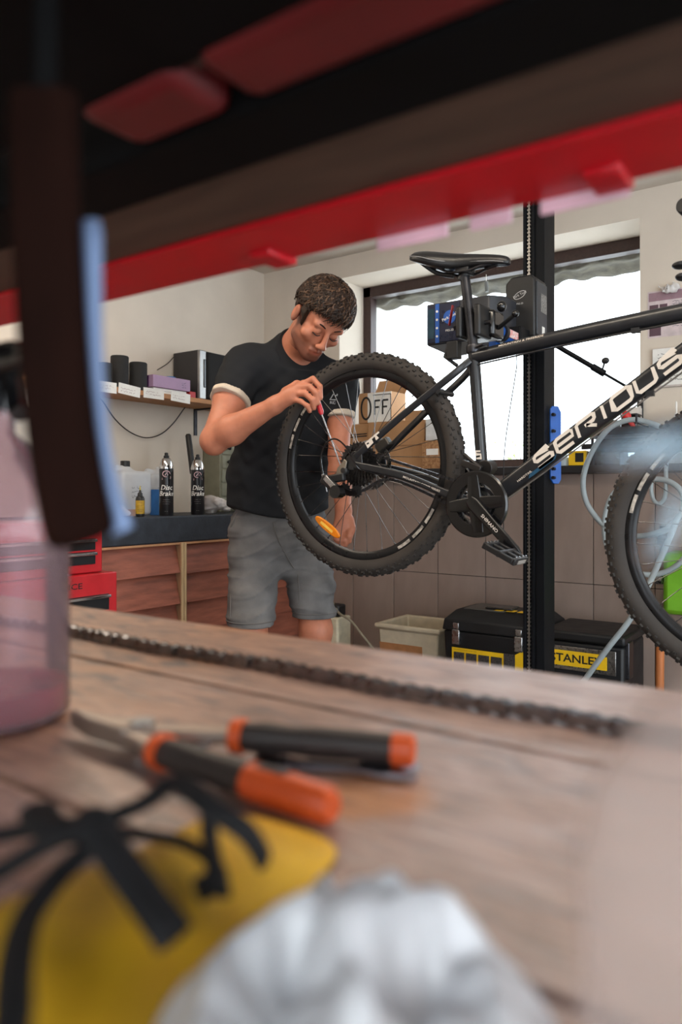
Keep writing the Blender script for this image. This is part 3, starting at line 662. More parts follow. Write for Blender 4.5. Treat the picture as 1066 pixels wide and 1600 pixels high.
# air hose
hp = [(1120, 640), (1085, 680), (1050, 676), (1020, 662), (985, 656), (952, 670), (926, 705), (912, 745), (915, 780), (930, 806), (952, 826), (992, 838), (1040, 828), (1066, 800), (1066, 770), (1045, 752), (1018, 749), (984, 755), (957, 775), (945, 815), (950, 856), (974, 886), (1012, 898), (1050, 889), (1078, 858), (1078, 815), (1062, 806), (1046, 842), (1012, 918), (984, 969), (950, 1013), (913, 1064), (885, 1105)]
HP = [atY(px, py, 2.92 + .018 * math.sin(i * .9) * (i < 26) + (.03 if 12 < i < 26 else 0) - .02 * max(0, min(6, i - 24))) for i, (px, py) in enumerate(hp)]
HP += [Vector((HP[-1].x - .04, 2.76, .03)), Vector((HP[-1].x - .2, 2.74, .014))]
m_hose = mat('milky_hose', (176, 186, 190), .35, var=.06, transl=.3)
t = Thing('air_hose', 'milky white air hose in loose loops hanging beside the stand', 'hose', (HP[4].x, 2.92, .9)); t.part('hose', MB().tube(catmull(HP, 7), .0105, 10), m_hose)
t.part('wall_hook', MB().tube([(HP[4].x + .03, WY - .002, HP[4].z - .02), (HP[4].x + .03, 2.88, HP[4].z - .015), (HP[4].x + .03, 2.88, HP[4].z + .02)], .004, 8), m_darksteel)
# short loop of thin hose
LP = [atY(*q, 2.97) for q in ((1022, 730), (1018, 760), (1021, 780), (1030, 787), (1039, 778), (1041, 755), (1042, 725), (1052, 690))]
solo('thin_hose', MB().tube(catmull(LP, 6), .0075, 8), m_hose, 'thin pale hose hanging in a narrow U inside the front wheel', 'hose', LP[3])
# green canister and pole
a = atY(1036, 900, 3.14); t = Thing('canister', 'bright green canister on the tiled wall behind the front wheel', 'canister', (a.x + .1, 3.2, .52))
t.part('body', MB().box((a.x, 3.13, .52), (a.x + .24, 3.285, .765)), mat('lime_green_plastic', (112, 172, 40), .4, var=.06), bevel=.02)
t.part('hose_fitting', MB().lathe([(.022, 0), (.026, .006), (.022, .012), (.026, .018), (.022, .024), (.026, .03), (.022, .036), (.026, .042), (.016, .05), (.014, .08)], (a.x + .0, 3.15, .79), (0, 0, 1), n=16).cyl((a.x, 3.15, .76), (a.x, 3.15, .80), .015), m_black)
t.part('valve', MB().lathe([(.014, 0), (.02, .004), (.02, .03), (.012, .034)], (a.x, 3.15, .655), (-1, 0, 0), n=16), m_steel)
b = atY(1031, 1010, 3.12); solo('wooden_pole', MB().tube([(b.x, 3.12, 0), (b.x, 3.122, .28), (b.x + .002, 3.125, .515)], .0165, 14), mat('orange_wood_pole', (186, 112, 64), .5, scale=12, stretch=(5, 5, .5)), 'orange-brown wooden pole standing below the green canister', 'pole', (b.x, 3.12, 0))
# white plastic bin
bx0, bx1 = -1.852, -1.525
t = Thing('plastic_bin', 'cream plastic bin with a brown tape band on the floor', 'bin', ((bx0 + bx1) / 2, 3.06, 0))
m_bin = mat('cream_plastic', (206, 192, 166), .5, var=.08, transl=.15)
def ring_rect(x0, x1, y0, y1, z): return [(x0, y0, z), (x1, y0, z), (x1, y1, z), (x0, y1, z)]
bn = MB(); R = [ring_rect(bx0 + .03, bx1 - .03, 2.95, 3.17, .002), ring_rect(bx0 + .008, bx1 - .008, 2.925, 3.195, .375), ring_rect(bx0 - .006, bx1 + .006, 2.91, 3.21, .377), ring_rect(bx0 - .006, bx1 + .006, 2.91, 3.21, .398), ring_rect(bx0 + .012, bx1 - .012, 2.929, 3.191, .398), ring_rect(bx0 + .036, bx1 - .036, 2.956, 3.164, .01)]
vs = [v for r_ in R for v in r_]; fs = [(3, 2, 1, 0), (20, 21, 22, 23)] + [(i * 4 + j, i * 4 + (j + 1) % 4, i * 4 + 4 + (j + 1) % 4, i * 4 + 4 + j) for i in range(5) for j in range(4)]
t.part('tub', bn.add(vs, fs), m_bin, bevel=.01)
t.part('tape_band', MB().add([(bx0 + .018, 2.934, .235), (bx1 - .09, 2.934, .235), (bx1 - .09, 2.928, .31), (bx0 + .012, 2.928, .31), (bx0 + .018, 2.938, .235), (bx1 - .09, 2.938, .235), (bx1 - .09, 2.932, .31), (bx0 + .012, 2.932, .31)], [(0, 1, 2, 3), (7, 6, 5, 4), (0, 4, 5, 1), (2, 6, 7, 3), (1, 5, 6, 2), (3, 7, 4, 0)]), mat('brown_tape', (170, 118, 78), .4))
# black tool boxes
m_tb = mat('toolbox_black', (16, 17, 20), .5, var=.2)
tx0, tx1, ty0, ty1 = -1.472, -1.05, 2.86, 3.17
t = Thing('toolbox', 'large black toolbox with silver latches and yellow picture label', 'toolbox', ((tx0 + tx1) / 2, 3.0, 0))
t.part('tub', MB().add([(tx0 + .02, ty0 + .015, 0), (tx1 - .02, ty0 + .015, 0), (tx1 - .02, ty1 - .015, 0), (tx0 + .02, ty1 - .015, 0), (tx0, ty0, .415), (tx1, ty0, .415), (tx1, ty1, .415), (tx0, ty1, .415)], [(3, 2, 1, 0), (4, 5, 6, 7), (0, 1, 5, 4), (1, 2, 6, 5), (2, 3, 7, 6), (3, 0, 4, 7)]), m_tb, bevel=.008)
ld = t.part('lid', MB().add([(tx0 - .006, ty0 - .006, .416), (tx1 + .006, ty0 - .006, .416), (tx1 + .006, ty1 + .006, .416), (tx0 - .006, ty1 + .006, .416), (tx0, ty0, .46), (tx1, ty0, .46), (tx1, ty1, .46), (tx0, ty1, .46), (tx0 + .03, ty0 + .06, .498), (tx1 - .03, ty0 + .06, .498), (tx1 - .03, ty1 - .05, .498), (tx0 + .03, ty1 - .05, .498)], [(3, 2, 1, 0), (8, 9, 10, 11)] + [(i * 4 + j, i * 4 + (j + 1) % 4, i * 4 + 4 + (j + 1) % 4, i * 4 + 4 + j) for i in range(2) for j in range(4)]), m_tb, bevel=.006)
t.part('lid_panel', MB().box((tx0 + .06, ty0 + .07, .498), (tx0 + .24, ty1 - .06, .504)), mat('grey_lid_panel', (70, 68, 66), .4), ld, bevel=.003)
for q in range(3): t.part('lid_print', MB().box((tx0 + .20 + q * .05, ty0 + .075, .5045), (tx0 + .235 + q * .05, ty0 + .12, .5055)), m_yellow, ld)
t.part('carry_handle', MB().box((tx0 + .15, ty0 + .09, .504), (tx1 - .15, ty0 + .115, .514)), m_blackgloss, ld, bevel=.004)
for xx in (tx0 + .045, tx1 - .10):
    t.part('latch', MB().box((xx, ty0 - .014, .36), (xx + .034, ty0 + .004, .422)), m_steel, bevel=.003); t.part('latch_catch', MB().box((xx + .004, ty0 - .012, .425), (xx + .03, ty0 - .004, .45)), m_steel, bevel=.002)
lb = t.part('picture_label', MB().prism([(.02, .345), (.30, .345), (.335, .365), (.36, .335), (.35, .275), (.32, .265), (.02, .255)], (tx0 + .02, ty0 - .0005, 0), X1, Z1, .002), m_yellow)
for q in range(5): t.part('picture', MB().box((tx0 + .05 + q * .056, ty0 - .0045, .272), (tx0 + .098 + q * .056, ty0 - .003, .327 + (.02 if q == 4 else 0))), mat('photo_print', (60, 56, 54), .5, scale=160, var=.8), lb)
f = MB(); text(f, '––– –––– ––– –– –––– –––', (tx0 + .10, ty0 - .003, .338), X1, Z1, .010, .01); t.part('label_print', f, m_ink, lb)
sx0, sx1 = -1.03, -.727
t = Thing('toolbox', 'black toolbox with yellow lettered badge on a steel plate', 'toolbox', ((sx0 + sx1) / 2, 3.0, 0))
t.part('tub', MB().box((sx0, ty0, 0), (sx1, ty1, .425)), m_tb, bevel=.012); t.part('lid', MB().box((sx0 - .006, ty0 - .01, .427), (sx1 + .006, ty1 + .004, .465)), m_tb, bevel=.01)
pl = t.part('steel_plate', MB().box((sx0 + .01, ty0 - .004, .315), (sx1 - .028, ty0 + .001, .406)), mat('punched_steel', (150, 148, 146), .3, 1, scale=120, var=.3), bevel=.002)
bd = t.part('badge', MB().prism([(.0, .0), (.225, .0), (.225, .05), (.207, .05), (.207, .058), (.0, .058)], (sx0 + .018, ty0 - .0045, .332), X1, Z1, .003), m_yellow)
f = MB(); text(f, 'STANLEY', (sx0 + .126, ty0 - .0076, .3605), X1, Z1, .043, .02, sx=1.12); t.part('lettering', f, m_ink, bd)
t.part('side_latch', MB().box((sx1 - .005, ty0 + .03, .30), (sx1 + .012, ty0 + .09, .44)), m_darksteel, bevel=.004); t.part('side_handle', MB().box((sx1 - .002, ty0 + .02, .12), (sx1 + .02, ty0 + .14, .27)), m_black, bevel=.006)
# power block with cable behind the man's leg
p = atY(524, 985, 3.05); t = Thing('power_block', 'cream power block with black plug on the floor by the wall', 'adapter', (p.x, 3.05, 0))
t.part('block', MB().box((p.x - .05, 3.0, 0), (p.x + .05, 3.12, .38)), mat('cream_block', (214, 204, 178), .5), bevel=.01); t.part('plug', MB().box((p.x - .045, 3.02, .38), (p.x + .04, 3.09, .44)), m_black, bevel=.01)
cp = [Vector((p.x - .01, 3.05, .44)), atY(530, 958, 3.0), atY(548, 970, 2.98), atY(566, 992, 2.96), atY(584, 1016, 2.94), atY(600, 1050, 2.92)]
solo('grey_cable', MB().tube(catmull(cp, 6), .006, 8), mat('grey_cable', (150, 142, 124), .5), 'pale cable curving from the cream power block to the floor', 'cable', cp[3])
# ================================================================ WORK STAND
m_stand = mat('black_anodised', (14, 16, 20), .5, 0, var=.2, scale=12, spec=.15)
m_blue = mat('tool_blue', (22, 84, 168), .35, var=.08, coat=.3)
t = Thing('work_stand', 'tall black column repair stand with blue arm holding the bicycle', 'repair stand', (-.9, 2.45, 0)); ST = t
cx0, cx1, cy0, cy1 = -.94, -.866, 2.405, 2.505
# extrusion with grooves on its front face
sec = [(cx0, cy0), (cx0 + .010, cy0), (cx0 + .010, cy0 + .008), (cx0 + .030, cy0 + .008), (cx0 + .030, cy0), (cx0 + .040, cy0), (cx0 + .040, cy0 + .005), (cx0 + .046, cy0 + .005), (cx0 + .046, cy0), (cx1, cy0), (cx1, cy1), (cx0, cy1)]
t.part('column', MB().prism(sec, (0, 0, .012), X1, Y1, 2.2), m_stand, bevel=.0015)
t.part('base_plate', MB().box((-1.25, 2.1, 0), (-.55, 2.72, .012)), m_stand, bevel=.002)
ch = MB()
for i in range(int(2.15 / .0127)):
    z = .03 + i * .0127; ch.box((cx0 + .0145, cy0 + .001, z), (cx0 + .0255, cy0 + .009, z + .0048)); ch.box((cx0 + .0175, cy0 + .003, z + .0048), (cx0 + .0225, cy0 + .008, z + .0127))
t.part('lift_chain', ch, mat('lift_chain_steel', (150, 148, 146), .35, 1), smooth=0, kind='stuff')
# carriage housing
hx0, hx1, hy0, hy1, hz0, hz1 = -.957, -.858, 2.295, 2.404, 1.50, 1.70
hp_ = [(hx0, hz0), (hx1, hz0), (hx1, hz1 - .012), (hx1 - .012, hz1), (hx0 + .02, hz1), (hx0, hz1 - .02)]
hs = t.part('motor_housing', MB().prism(hp_, (0, hy1, 0), X1, Z1, hy1 - hy0), m_black, bevel=.006)
t.part('side_cover', MB().box((hx1 - .001, hy0 + .012, hz0 + .008), (hx1 + .004, hy1 - .006, hz1 - .02)), mat('grey_side_cover', (48, 52, 58), .4), hs, bevel=.002)
stk = MB().box((hx1 + .0042, hy0 + .045, hz1 - .115), (hx1 + .0048, hy1 - .012, hz1 - .055), None); t.part('sticker', stk, mat('grey_sticker', (150, 148, 144), .5, col2=(60, 60, 62), scale=260), hs)
t.part('sticker', MB().box((hx1 + .0042, hy0 + .055, hz0 + .012), (hx1 + .0048, hy1 - .03, hz0 + .04)), m_white, hs)
lg = MB(); el = [(math.cos(a) * .019, math.sin(a) * .011 + math.cos(a) * .006) for a in [i * PI / 10 for i in range(21)]]
strokes(lg, [el], ((hx0 + hx1) / 2, hy0 - .0004, hz1 - .062), X1, Z1, .0022); text(lg, 'Park Tool', ((hx0 + hx1) / 2, hy0 - .0004, hz1 - .061), Vector((1, 0, .32)), Vector((-.32, 0, 1)), .0115, .012); text(lg, 'PRS-33', ((hx0 + hx1) / 2, hy0 - .0004, hz1 - .09), X1, Z1, .008, .01)
t.part('logo', lg, mat('silver_logo', (170, 170, 172), .4), hs)
# arm along +Y from the seatpost clamp to the carriage
AX, AZ = -.905, 1.487
t.part('arm', MB().cyl((AX, 2.06, AZ), (AX, 2.30, AZ), .022, n=24), m_blue); t.part('arm_collar', MB().cyl((AX, 2.12, AZ), (AX, 2.14, AZ), .029, n=24), m_black)
t.part('arm_mount', MB().box((AX - .03, 2.22, AZ - .04), (AX + .03, 2.30, AZ + .035)), m_stand, bevel=.004)
t.part('arm_decal', MB().box((AX + .0185, 2.15, AZ - .012), (AX + .0225, 2.26, AZ + .012)), mat('red_white_decal', (220, 90, 80), .4, col2=(235, 235, 235), scale=140))
t.part('arm_post', MB().box((AX - .05, 2.155, AZ - .06), (AX - .022, 2.185, AZ - .0)), m_blue, bevel=.004)
# clamp jaws on the seatpost
CZ_ = 1.487
t.part('clamp_jaw', MB().box((-.955, 1.925, CZ_ - .045), (-.936, 2.01, CZ_ + .045)), m_black, bevel=.006)
t.part('clamp_jaw', MB().box((-.898, 1.925, CZ_ - .045), (-.878, 2.01, CZ_ + .045)), m_black, bevel=.006)
t.part('clamp_body', MB().box((-.958, 1.985, CZ_ - .04), (-.862, 2.065, CZ_ + .04)), m_blackgloss, bevel=.01)
kb = t.part('clamp_lever', MB().tube([(-.862, 2.02, CZ_ - .01), (-.83, 2.0, CZ_ + .0), (-.80, 1.99, CZ_ + .015)], .0065, 10), m_black)
t.part('lever_ball', MB().ell((-.845, 2.0, CZ_ + .045), (.014, .014, .016)).ell((-.80, 1.99, CZ_ + .016), (.010, .010, .010)), m_blackgloss, kb)
t.part('red_cam', MB().cbox((-.985, 1.96, CZ_ + .03), (.004, .012, .06), Matrix.Rotation(.2, 3, 'Y')), mat('red_lever', (130, 24, 34), .4), bevel=.003)
t.part('clamp_bolt', MB().cyl((-.97, 1.96, CZ_ - .005), (-.86, 1.96, CZ_ - .005), .006).cyl((-.972, 1.96, CZ_ - .005), (-.962, 1.96, CZ_ - .005), .012, n=6), m_darksteel)
t.part('clamp_trigger', MB().cbox((-.97, 1.95, CZ_ - .075), (.035, .03, .05)).tube([(-.985, 1.95, CZ_ - .05), (-1.0, 1.95, CZ_ - .09), (-.96, 1.95, CZ_ - .12)], .006, 8), m_black, bevel=.003)
# control box
bz0, bz1, by0, by1 = 1.485, 1.62, 2.17, 2.33
pa = atY(667, 500, by0).x
bp_ = [(pa, by0), (pa + .22, by0), (-.92, by0 + .05), (-.92, by1), (pa, by1)]
cb_ = t.part('control_box', MB().prism(bp_, (0, 0, bz0), X1, Y1, bz1 - bz0), mat('control_box_grey', (40, 42, 48), .4, var=.1), bevel=.004)
t.part('lower_skirt', MB().prism([(0, 0), (.25, 0), (.22, -.035), (.10, -.045), (.06, -.03)], (pa + .002, by0 + .012, bz0), X1, Z1, .008), mat('skirt_grey', (60, 64, 70), .5), cb_)
t.part('face_plate', MB().box((pa + .004, by0 - .003, bz0 + .006), (pa + .12, by0 + .001, bz1 - .006)), mat('navy_face', (26, 32, 56), .3), cb_, bevel=.001)
t.part('blue_strip', MB().box((pa + .034, by0 - .0045, bz0 + .004), (pa + .048, by0 - .003, bz1 - .004)), m_blue, cb_); t.part('display', MB().box((pa + .008, by0 - .0045, bz0 + .02), (pa + .030, by0 - .003, bz1 - .018)), mat('display_glass', (46, 70, 84), .15), cb_)
lg = MB(); text(lg, 'Park Tool', (pa + .085, by0 - .0045, bz1 - .052), Vector((1, 0, .35)), Vector((-.35, 0, 1)), .0135, .02); t.part('logo', lg, m_white, cb_); t.part('logo_oval', MB().lathe([(.001, 0), (.022, 0), (.022, .001)], (pa + .085, by0 - .003, bz1 - .052), (0, -1, 0), n=24), m_blue, cb_)
lg = MB(); text(lg, 'PRS-33', (pa + .085, by0 - .0032, bz0 + .04), X1, Z1, .010, .01); t.part('model_print', lg, m_white, cb_)
for q in range(4): t.part('button', MB().cyl((pa + .041, by0 - .004, bz0 + .025 + q * .027), (pa + .041, by0 - .007, bz0 + .025 + q * .027), .004, n=10), m_white, cb_)
# blue plate bolted to the column
q0 = atX(861, 690, cx1 + .002).y
zt, zb = atY(870, 636, 2.49).z, atY(870, 756, 2.49).z
bpz = [(0, zb + .02), (.012, zb), (.034, zb), (.044, zb + .014), (.044, zt - .02), (.032, zt), (.008, zt), (0, zt - .01)]
bl = t.part('blue_bracket', MB().prism(bpz, (cx1 + .001, 2.448, 0), Vector((.55, .83, 0)), Z1, .008), m_blue, bevel=.002)
for zz in (zt - .03, zt - .085, zb + .05, zb + .02): t.part('bolt', MB().cyl((cx1 + .018, 2.452, zz), (cx1 + .018, 2.436, zz), .006, n=6), m_darksteel, bl)
# support rod with a small knob to the right of the column
r0, r1 = atY(878, 545, 2.32), atY(1010, 622, 2.32)
rd = t.part('support_rod', MB().cyl(r0 + (r0 - r1) * .25, r0.lerp(r1, .46), .0075, n=12).cyl(r0.lerp(r1, .4), r1, .0042, n=10).cyl(r0.lerp(r1, .38), r0.lerp(r1, .52), .0105, n=12), m_stand)
kp = r0.lerp(r1, .49); t.part('rod_knob', MB().cyl(kp, kp + Vector((.008, 0, .028)), .003, n=8).ell(kp + Vector((.011, 0, .034)), (.012, .008, .010)), m_black, rd)
# thin cable hanging from the arm
hc = [atY(808, 565, 2.2), atY(805, 590, 2.2), atY(797, 640, 2.2), atY(790, 690, 2.2), atY(787, 740, 2.2), atY(787, 840, 2.2)]
t.part('hanging_wire', MB().tube(catmull([Vector((AX + .02, 2.2, AZ - .02))] + hc, 5), .0016, 6), m_black)

# ================================================================ BICYCLE
YB = 1.945
RH, BB, STT, FH = (-1.282, 1.088), (-.872, .969), (-.907, 1.409), (-.192, .89)
def bk(p, y=0): return Vector((p[0], YB + y, p[1]))
BK = Thing('bicycle', 'matt black mountain bicycle with knobbly tyres clamped in the stand', 'bicycle', (-.872, YB, .62)); t = BK
m_fr = mat('matt_black_frame', (25, 26, 30), .36, var=.12, coat=.25)
m_fr2 = mat('gloss_black_paint', (16, 17, 19), .25, coat=.4)
m_letter = mat('warm_white_decal', (206, 196, 186), .5, var=.03)
def rsec(w, h, n=3, r=.35):
    pts = []; rx = r * min(w, h)
    for cx, cy, a0 in ((w / 2 - rx, h / 2 - rx, 0), (-w / 2 + rx, h / 2 - rx, PI / 2), (-w / 2 + rx, -h / 2 + rx, PI), (w / 2 - rx, -h / 2 + rx, 1.5 * PI)):
        for i in range(n + 1): a = a0 + PI / 2 * i / n; pts.append((cx + rx * math.cos(a), cy + rx * math.sin(a)))
    return pts
HTt, HTb = (-.303, 1.478), (-.283, 1.345)
frame = t.part('frame', MB().cyl(bk(BB, -.037), bk(BB, .037), .021, n=24), m_fr)
def fpart(name, mb, m=None, **k): return t.part(name, mb, m or m_fr, frame, **k)
fpart('seat_tube', MB().cyl(bk(BB), bk(STT), .0165, .0165, n=20))
fpart('head_tube', MB().lathe([(.021, 0), (.021, .02), (.0185, .03), (.0185, .10), (.022, .115), (.022, .135)], bk(HTt), bk(HTb) - bk(HTt), n=24))
# top tube (bowed, flattened), down tube (slab-sided)
TT = catmull([bk((-.903, 1.385)), bk((-.75, 1.402)), bk((-.55, 1.421)), bk((-.31, 1.440))], 6)
fpart('top_tube', MB().sweep(TT, [(math.cos(a) * .019, math.sin(a) * .019) for a in [2 * PI * i / 20 for i in range(20)]], scl=[(1, 1 + .18 * i / len(TT)) for i in range(len(TT))]))
d0, d1 = bk(BB), bk((-.286, 1.383)); dd = (d1 - d0).normalized(); du = Vector((-dd.z, 0, dd.x))
DT = [d0 + (d1 - d0) * i / 8 for i in range(9)]
fpart('down_tube', MB().sweep(DT, rsec(.040, .050), up=(0, 0, 1), scl=[.9, .96, 1, 1, 1, 1, 1, 1, .95]))
for s in (-1, 1):
    yo = s * .068
    fpart('chainstay', MB().sweep(catmull([bk((BB[0] - .02, BB[1] + .004), s * .024), bk((BB[0] - .10, BB[1] + .03), s * .044), bk((RH[0] + .17, RH[1] - .036), s * .060), bk((RH[0] + .015, RH[1] - .004), yo)], 5), rsec(.015, .024)))
    fpart('seatstay', MB().sweep(catmull([bk((STT[0] - .004, STT[1] - .035), s * .014), bk((STT[0] - .05, STT[1] - .075), s * .034), bk((RH[0] + .17, RH[1] + .138), s * .052), bk((RH[0] + .018, RH[1] + .022), yo)], 5), rsec(.014, .0205)))
    fpart('dropout', MB().prism([(-.016, -.018), (.02, -.02), (.045, -.012), (.04, .035), (.012, .04), (-.012, .018)], bk(RH, yo + .003), X1, Z1, .006), bevel=.002)
fpart('stay_bridge', MB().cyl(bk((STT[0] - .09, STT[1] - .118), -.045), bk((STT[0] - .09, STT[1] - .118), .045), .008))
# decals on the frame
LET = {'S': [[(.9, .86), (.86, 1), (.12, 1), (0, .88), (0, .62), (.1, .52), (.9, .5), (1, .4), (1, .12), (.9, 0), (.08, 0)]], 'E': [[(.1, .5), (1, .5), (1, .9), (.88, 1), (.14, 1), (0, .88), (0, .12), (.12, 0), (.95, 0)]],
       'R': [[(0, 0), (0, .88), (.12, 1), (.9, 1), (1, .9), (1, .62), (.9, .5), (.42, .5)], [(.5, .5), (1, 0)]], 'I': [[(.2, 0), (.2, 1)]], 'O': [[(.5, 0), (.12, 0), (0, .12), (0, .88), (.12, 1), (.88, 1), (1, .88), (1, .12), (.88, 0), (.5, 0)]], 'U': [[(0, 1), (0, .12), (.12, 0), (.88, 0), (1, .12), (1, 1)]]}
WD = {'S': 1, 'E': 1, 'R': 1, 'I': .42, 'O': 1, 'U': 1}
lt = MB(); x = .0; lw, lh, gap = .053, .033, .0160
o_ = d0 + dd * .185 - du * .0160 + Vector((0, -.0204, 0))
for c_ in 'SERIOUS':
    P = [[((px_ * lw + py_ * .010), py_ * lh) for px_, py_ in pth] for pth in LET[c_]]
    strokes(lt, [[(x + a, b) for a, b in pth] for pth in P], o_, dd, du, .0086); x += lw * WD[c_] + gap
fpart('lettering', lt, m_letter)
lt = MB(); text(lt, 'HARDTAIL', d0 + dd * .145 - du * .010 + Vector((0, -.0204, 0)), dd, du, .008, .01, sx=1.3); fpart('small_lettering', lt, m_letter)
fpart('blue_panel', MB().prism([(.15, -.0225), (.24, -.0225), (.25, -.013), (.16, -.013)], d0 + Vector((0, -.0208, 0)), dd, du, -.0006), mat('teal_panel', (26, 66, 92), .35))
cs0, cs1 = bk((RH[0] + .17, RH[1] - .036), -.060), bk((BB[0] - .10, BB[1] + .03), -.044); cd = (cs1 - cs0).normalized(); cu_ = Vector((-cd.z, 0, cd.x)); lt = MB(); text(lt, 'MOUNTAIN COMP SERIES', cs0.lerp(cs1, .5) + Vector((0, -.0082, 0)), cd, cu_, .0085, .015, sx=1.25); fpart('small_lettering', lt, m_letter)
ss0, ss1 = bk((RH[0] + .03, RH[1] + .033), -.068), bk((RH[0] + .17, RH[1] + .135), -.055); sd = (ss1 - ss0).normalized(); su = Vector((-sd.z, 0, sd.x)); lt = MB()
strokes(lt, [[(.034, .012), (0, .012), (0, 0), (.022, 0), (.022, .007), (.01, .007)], [(.034, .0), (.040, .0), (.040, .012)], [(.03, .012), (.056, .012)]], ss0.lerp(ss1, .22) - su * .006 + Vector((0, -.0085, 0)), sd, su, .0055); fpart('stay_logo', lt, m_letter)
lt = MB(); su2 = (bk(STT) - bk(BB)).normalized()
strokes(lt, [[(.014, .02), (0, .02), (0, .011), (.014, .011), (.014, 0), (0, 0)]], bk(BB).lerp(bk(STT), .29) + Vector((-.008, -.0170, 0)), X1, su2, .005); fpart('tube_logo', lt, m_letter)
lt = MB()
for q in range(9): strokes(lt, [[(-.009, q * .004), (.009, q * .004)]], bk(BB).lerp(bk(STT), .11) + Vector((0, -.0172, 0)), X1, su2, .0012 + .0008 * (q % 3))
fpart('data_sticker', lt, m_letter)
lt = MB(); tm = (TT[6] - TT[2]).normalized(); text(lt, 'MOUNTAIN & FREERIDE', TT[5] + Vector((.02, -.0165, .0125)), tm, Vector((-tm.z * .6, .55, .8)), .010, .01, sx=1.2); fpart('small_lettering', lt, m_letter)
# seatpost, clamp, saddle
SP = bk((-.934, 1.622)); t.part('seatpost', MB().cyl(bk(STT), SP, .0145, n=20), mat('seatpost_grey', (60, 60, 64), .3, .8))
fpart('seat_clamp', MB().lathe([(.0195, -.012), (.0205, -.008), (.0205, .006), (.0195, .010)], bk(STT), bk(STT) - bk(BB), n=24).tube([bk(STT, -.02) + Vector((.018, 0, 0)), bk(STT, -.026) + Vector((.04, 0, .004)), bk(STT, -.01) + Vector((.046, 0, .006))], .005, 8), m_darksteel)
A_ = math.radians(-9); sx, sz = Vector((math.cos(A_), 0, math.sin(A_))), Vector((-math.sin(A_), 0, math.cos(A_)))
so = SP + sz * .044 + sx * .006
prof = [(-.170, .050, .020, .006), (-.160, .064, .034, .006), (-.12, .071, .046, .001), (-.08, .062, .052, -.006), (-.03, .038, .048, -.007), (.02, .028, .038, -.004), (.08, .023, .030, -.002), (.115, .019, .026, -.004), (.128, .009, .014, -.006)]
vs = []; NS = 20
for px_, hw, hh, zz in prof:
    for i in range(NS):
        a = 2 * PI * i / NS; c, s_ = math.cos(a), math.sin(a); yy = hw * math.copysign(abs(c) ** .8, c); z_ = hh * .5 * math.copysign(abs(s_) ** .7, s_) - .012 * (abs(c) ** 2) * (1 if hw > .03 else .5)
        vs.append(so + sx * px_ + Vector((0, yy, 0)) + sz * (z_ + zz))
fs = [(i * NS + j, i * NS + (j + 1) % NS, (i + 1) * NS + (j + 1) % NS, (i + 1) * NS + j) for i in range(len(prof) - 1) for j in range(NS)] + [tuple(reversed(range(NS))), tuple((len(prof) - 1) * NS + j for j in range(NS))]
sad = t.part('saddle', MB().add(vs, fs), mat('black_leatherette', (26, 26, 28), .33, var=.1, scale=300, bump=.1), smooth=60)
m2 = sad.modifiers.new('sub', 'SUBSURF'); m2.levels = m2.render_levels = 1
for s in (-1, 1): t.part('saddle_rail', MB().tube(catmull([so + sx * .09 + Vector((0, s * .008, 0)) - sz * .014, so + sx * .05 + Vector((0, s * .018, 0)) - sz * .022, so + sx * .01 + Vector((0, s * .022, 0)) - sz * .036, so - sx * .06 + Vector((0, s * .022, 0)) - sz * .036, so - sx * .13 + Vector((0, s * .03, 0)) + sz * .002], 5), .0037, 8), m_darksteel, sad)
t.part('saddle_stripe', MB().tube(catmull([so + sx * p_[0] + Vector((0, -p_[1] * .97, 0)) + sz * (p_[3] - .008) for p_ in prof[1:-1]], 4), .0016, 6), mat('grey_piping', (120, 120, 122), .4), sad)
t.part('rail_clamp', MB().cbox(SP + sz * .012, (.04, .05, .018), Matrix.Rotation(-A_, 3, 'Y')).cyl(SP + Vector((-.012, 0, -.015)), SP + Vector((.012, 0, .02)), .016), m_black, sad, bevel=.003)
t.part('saddle_tail', MB().tube(catmull([so - sx * .15 - sz * .004 + Vector((0, -.03, 0)), so - sx * .10 - sz * .035, so - sx * .04 - sz * .045], 5), .007, 8), m_black, sad)

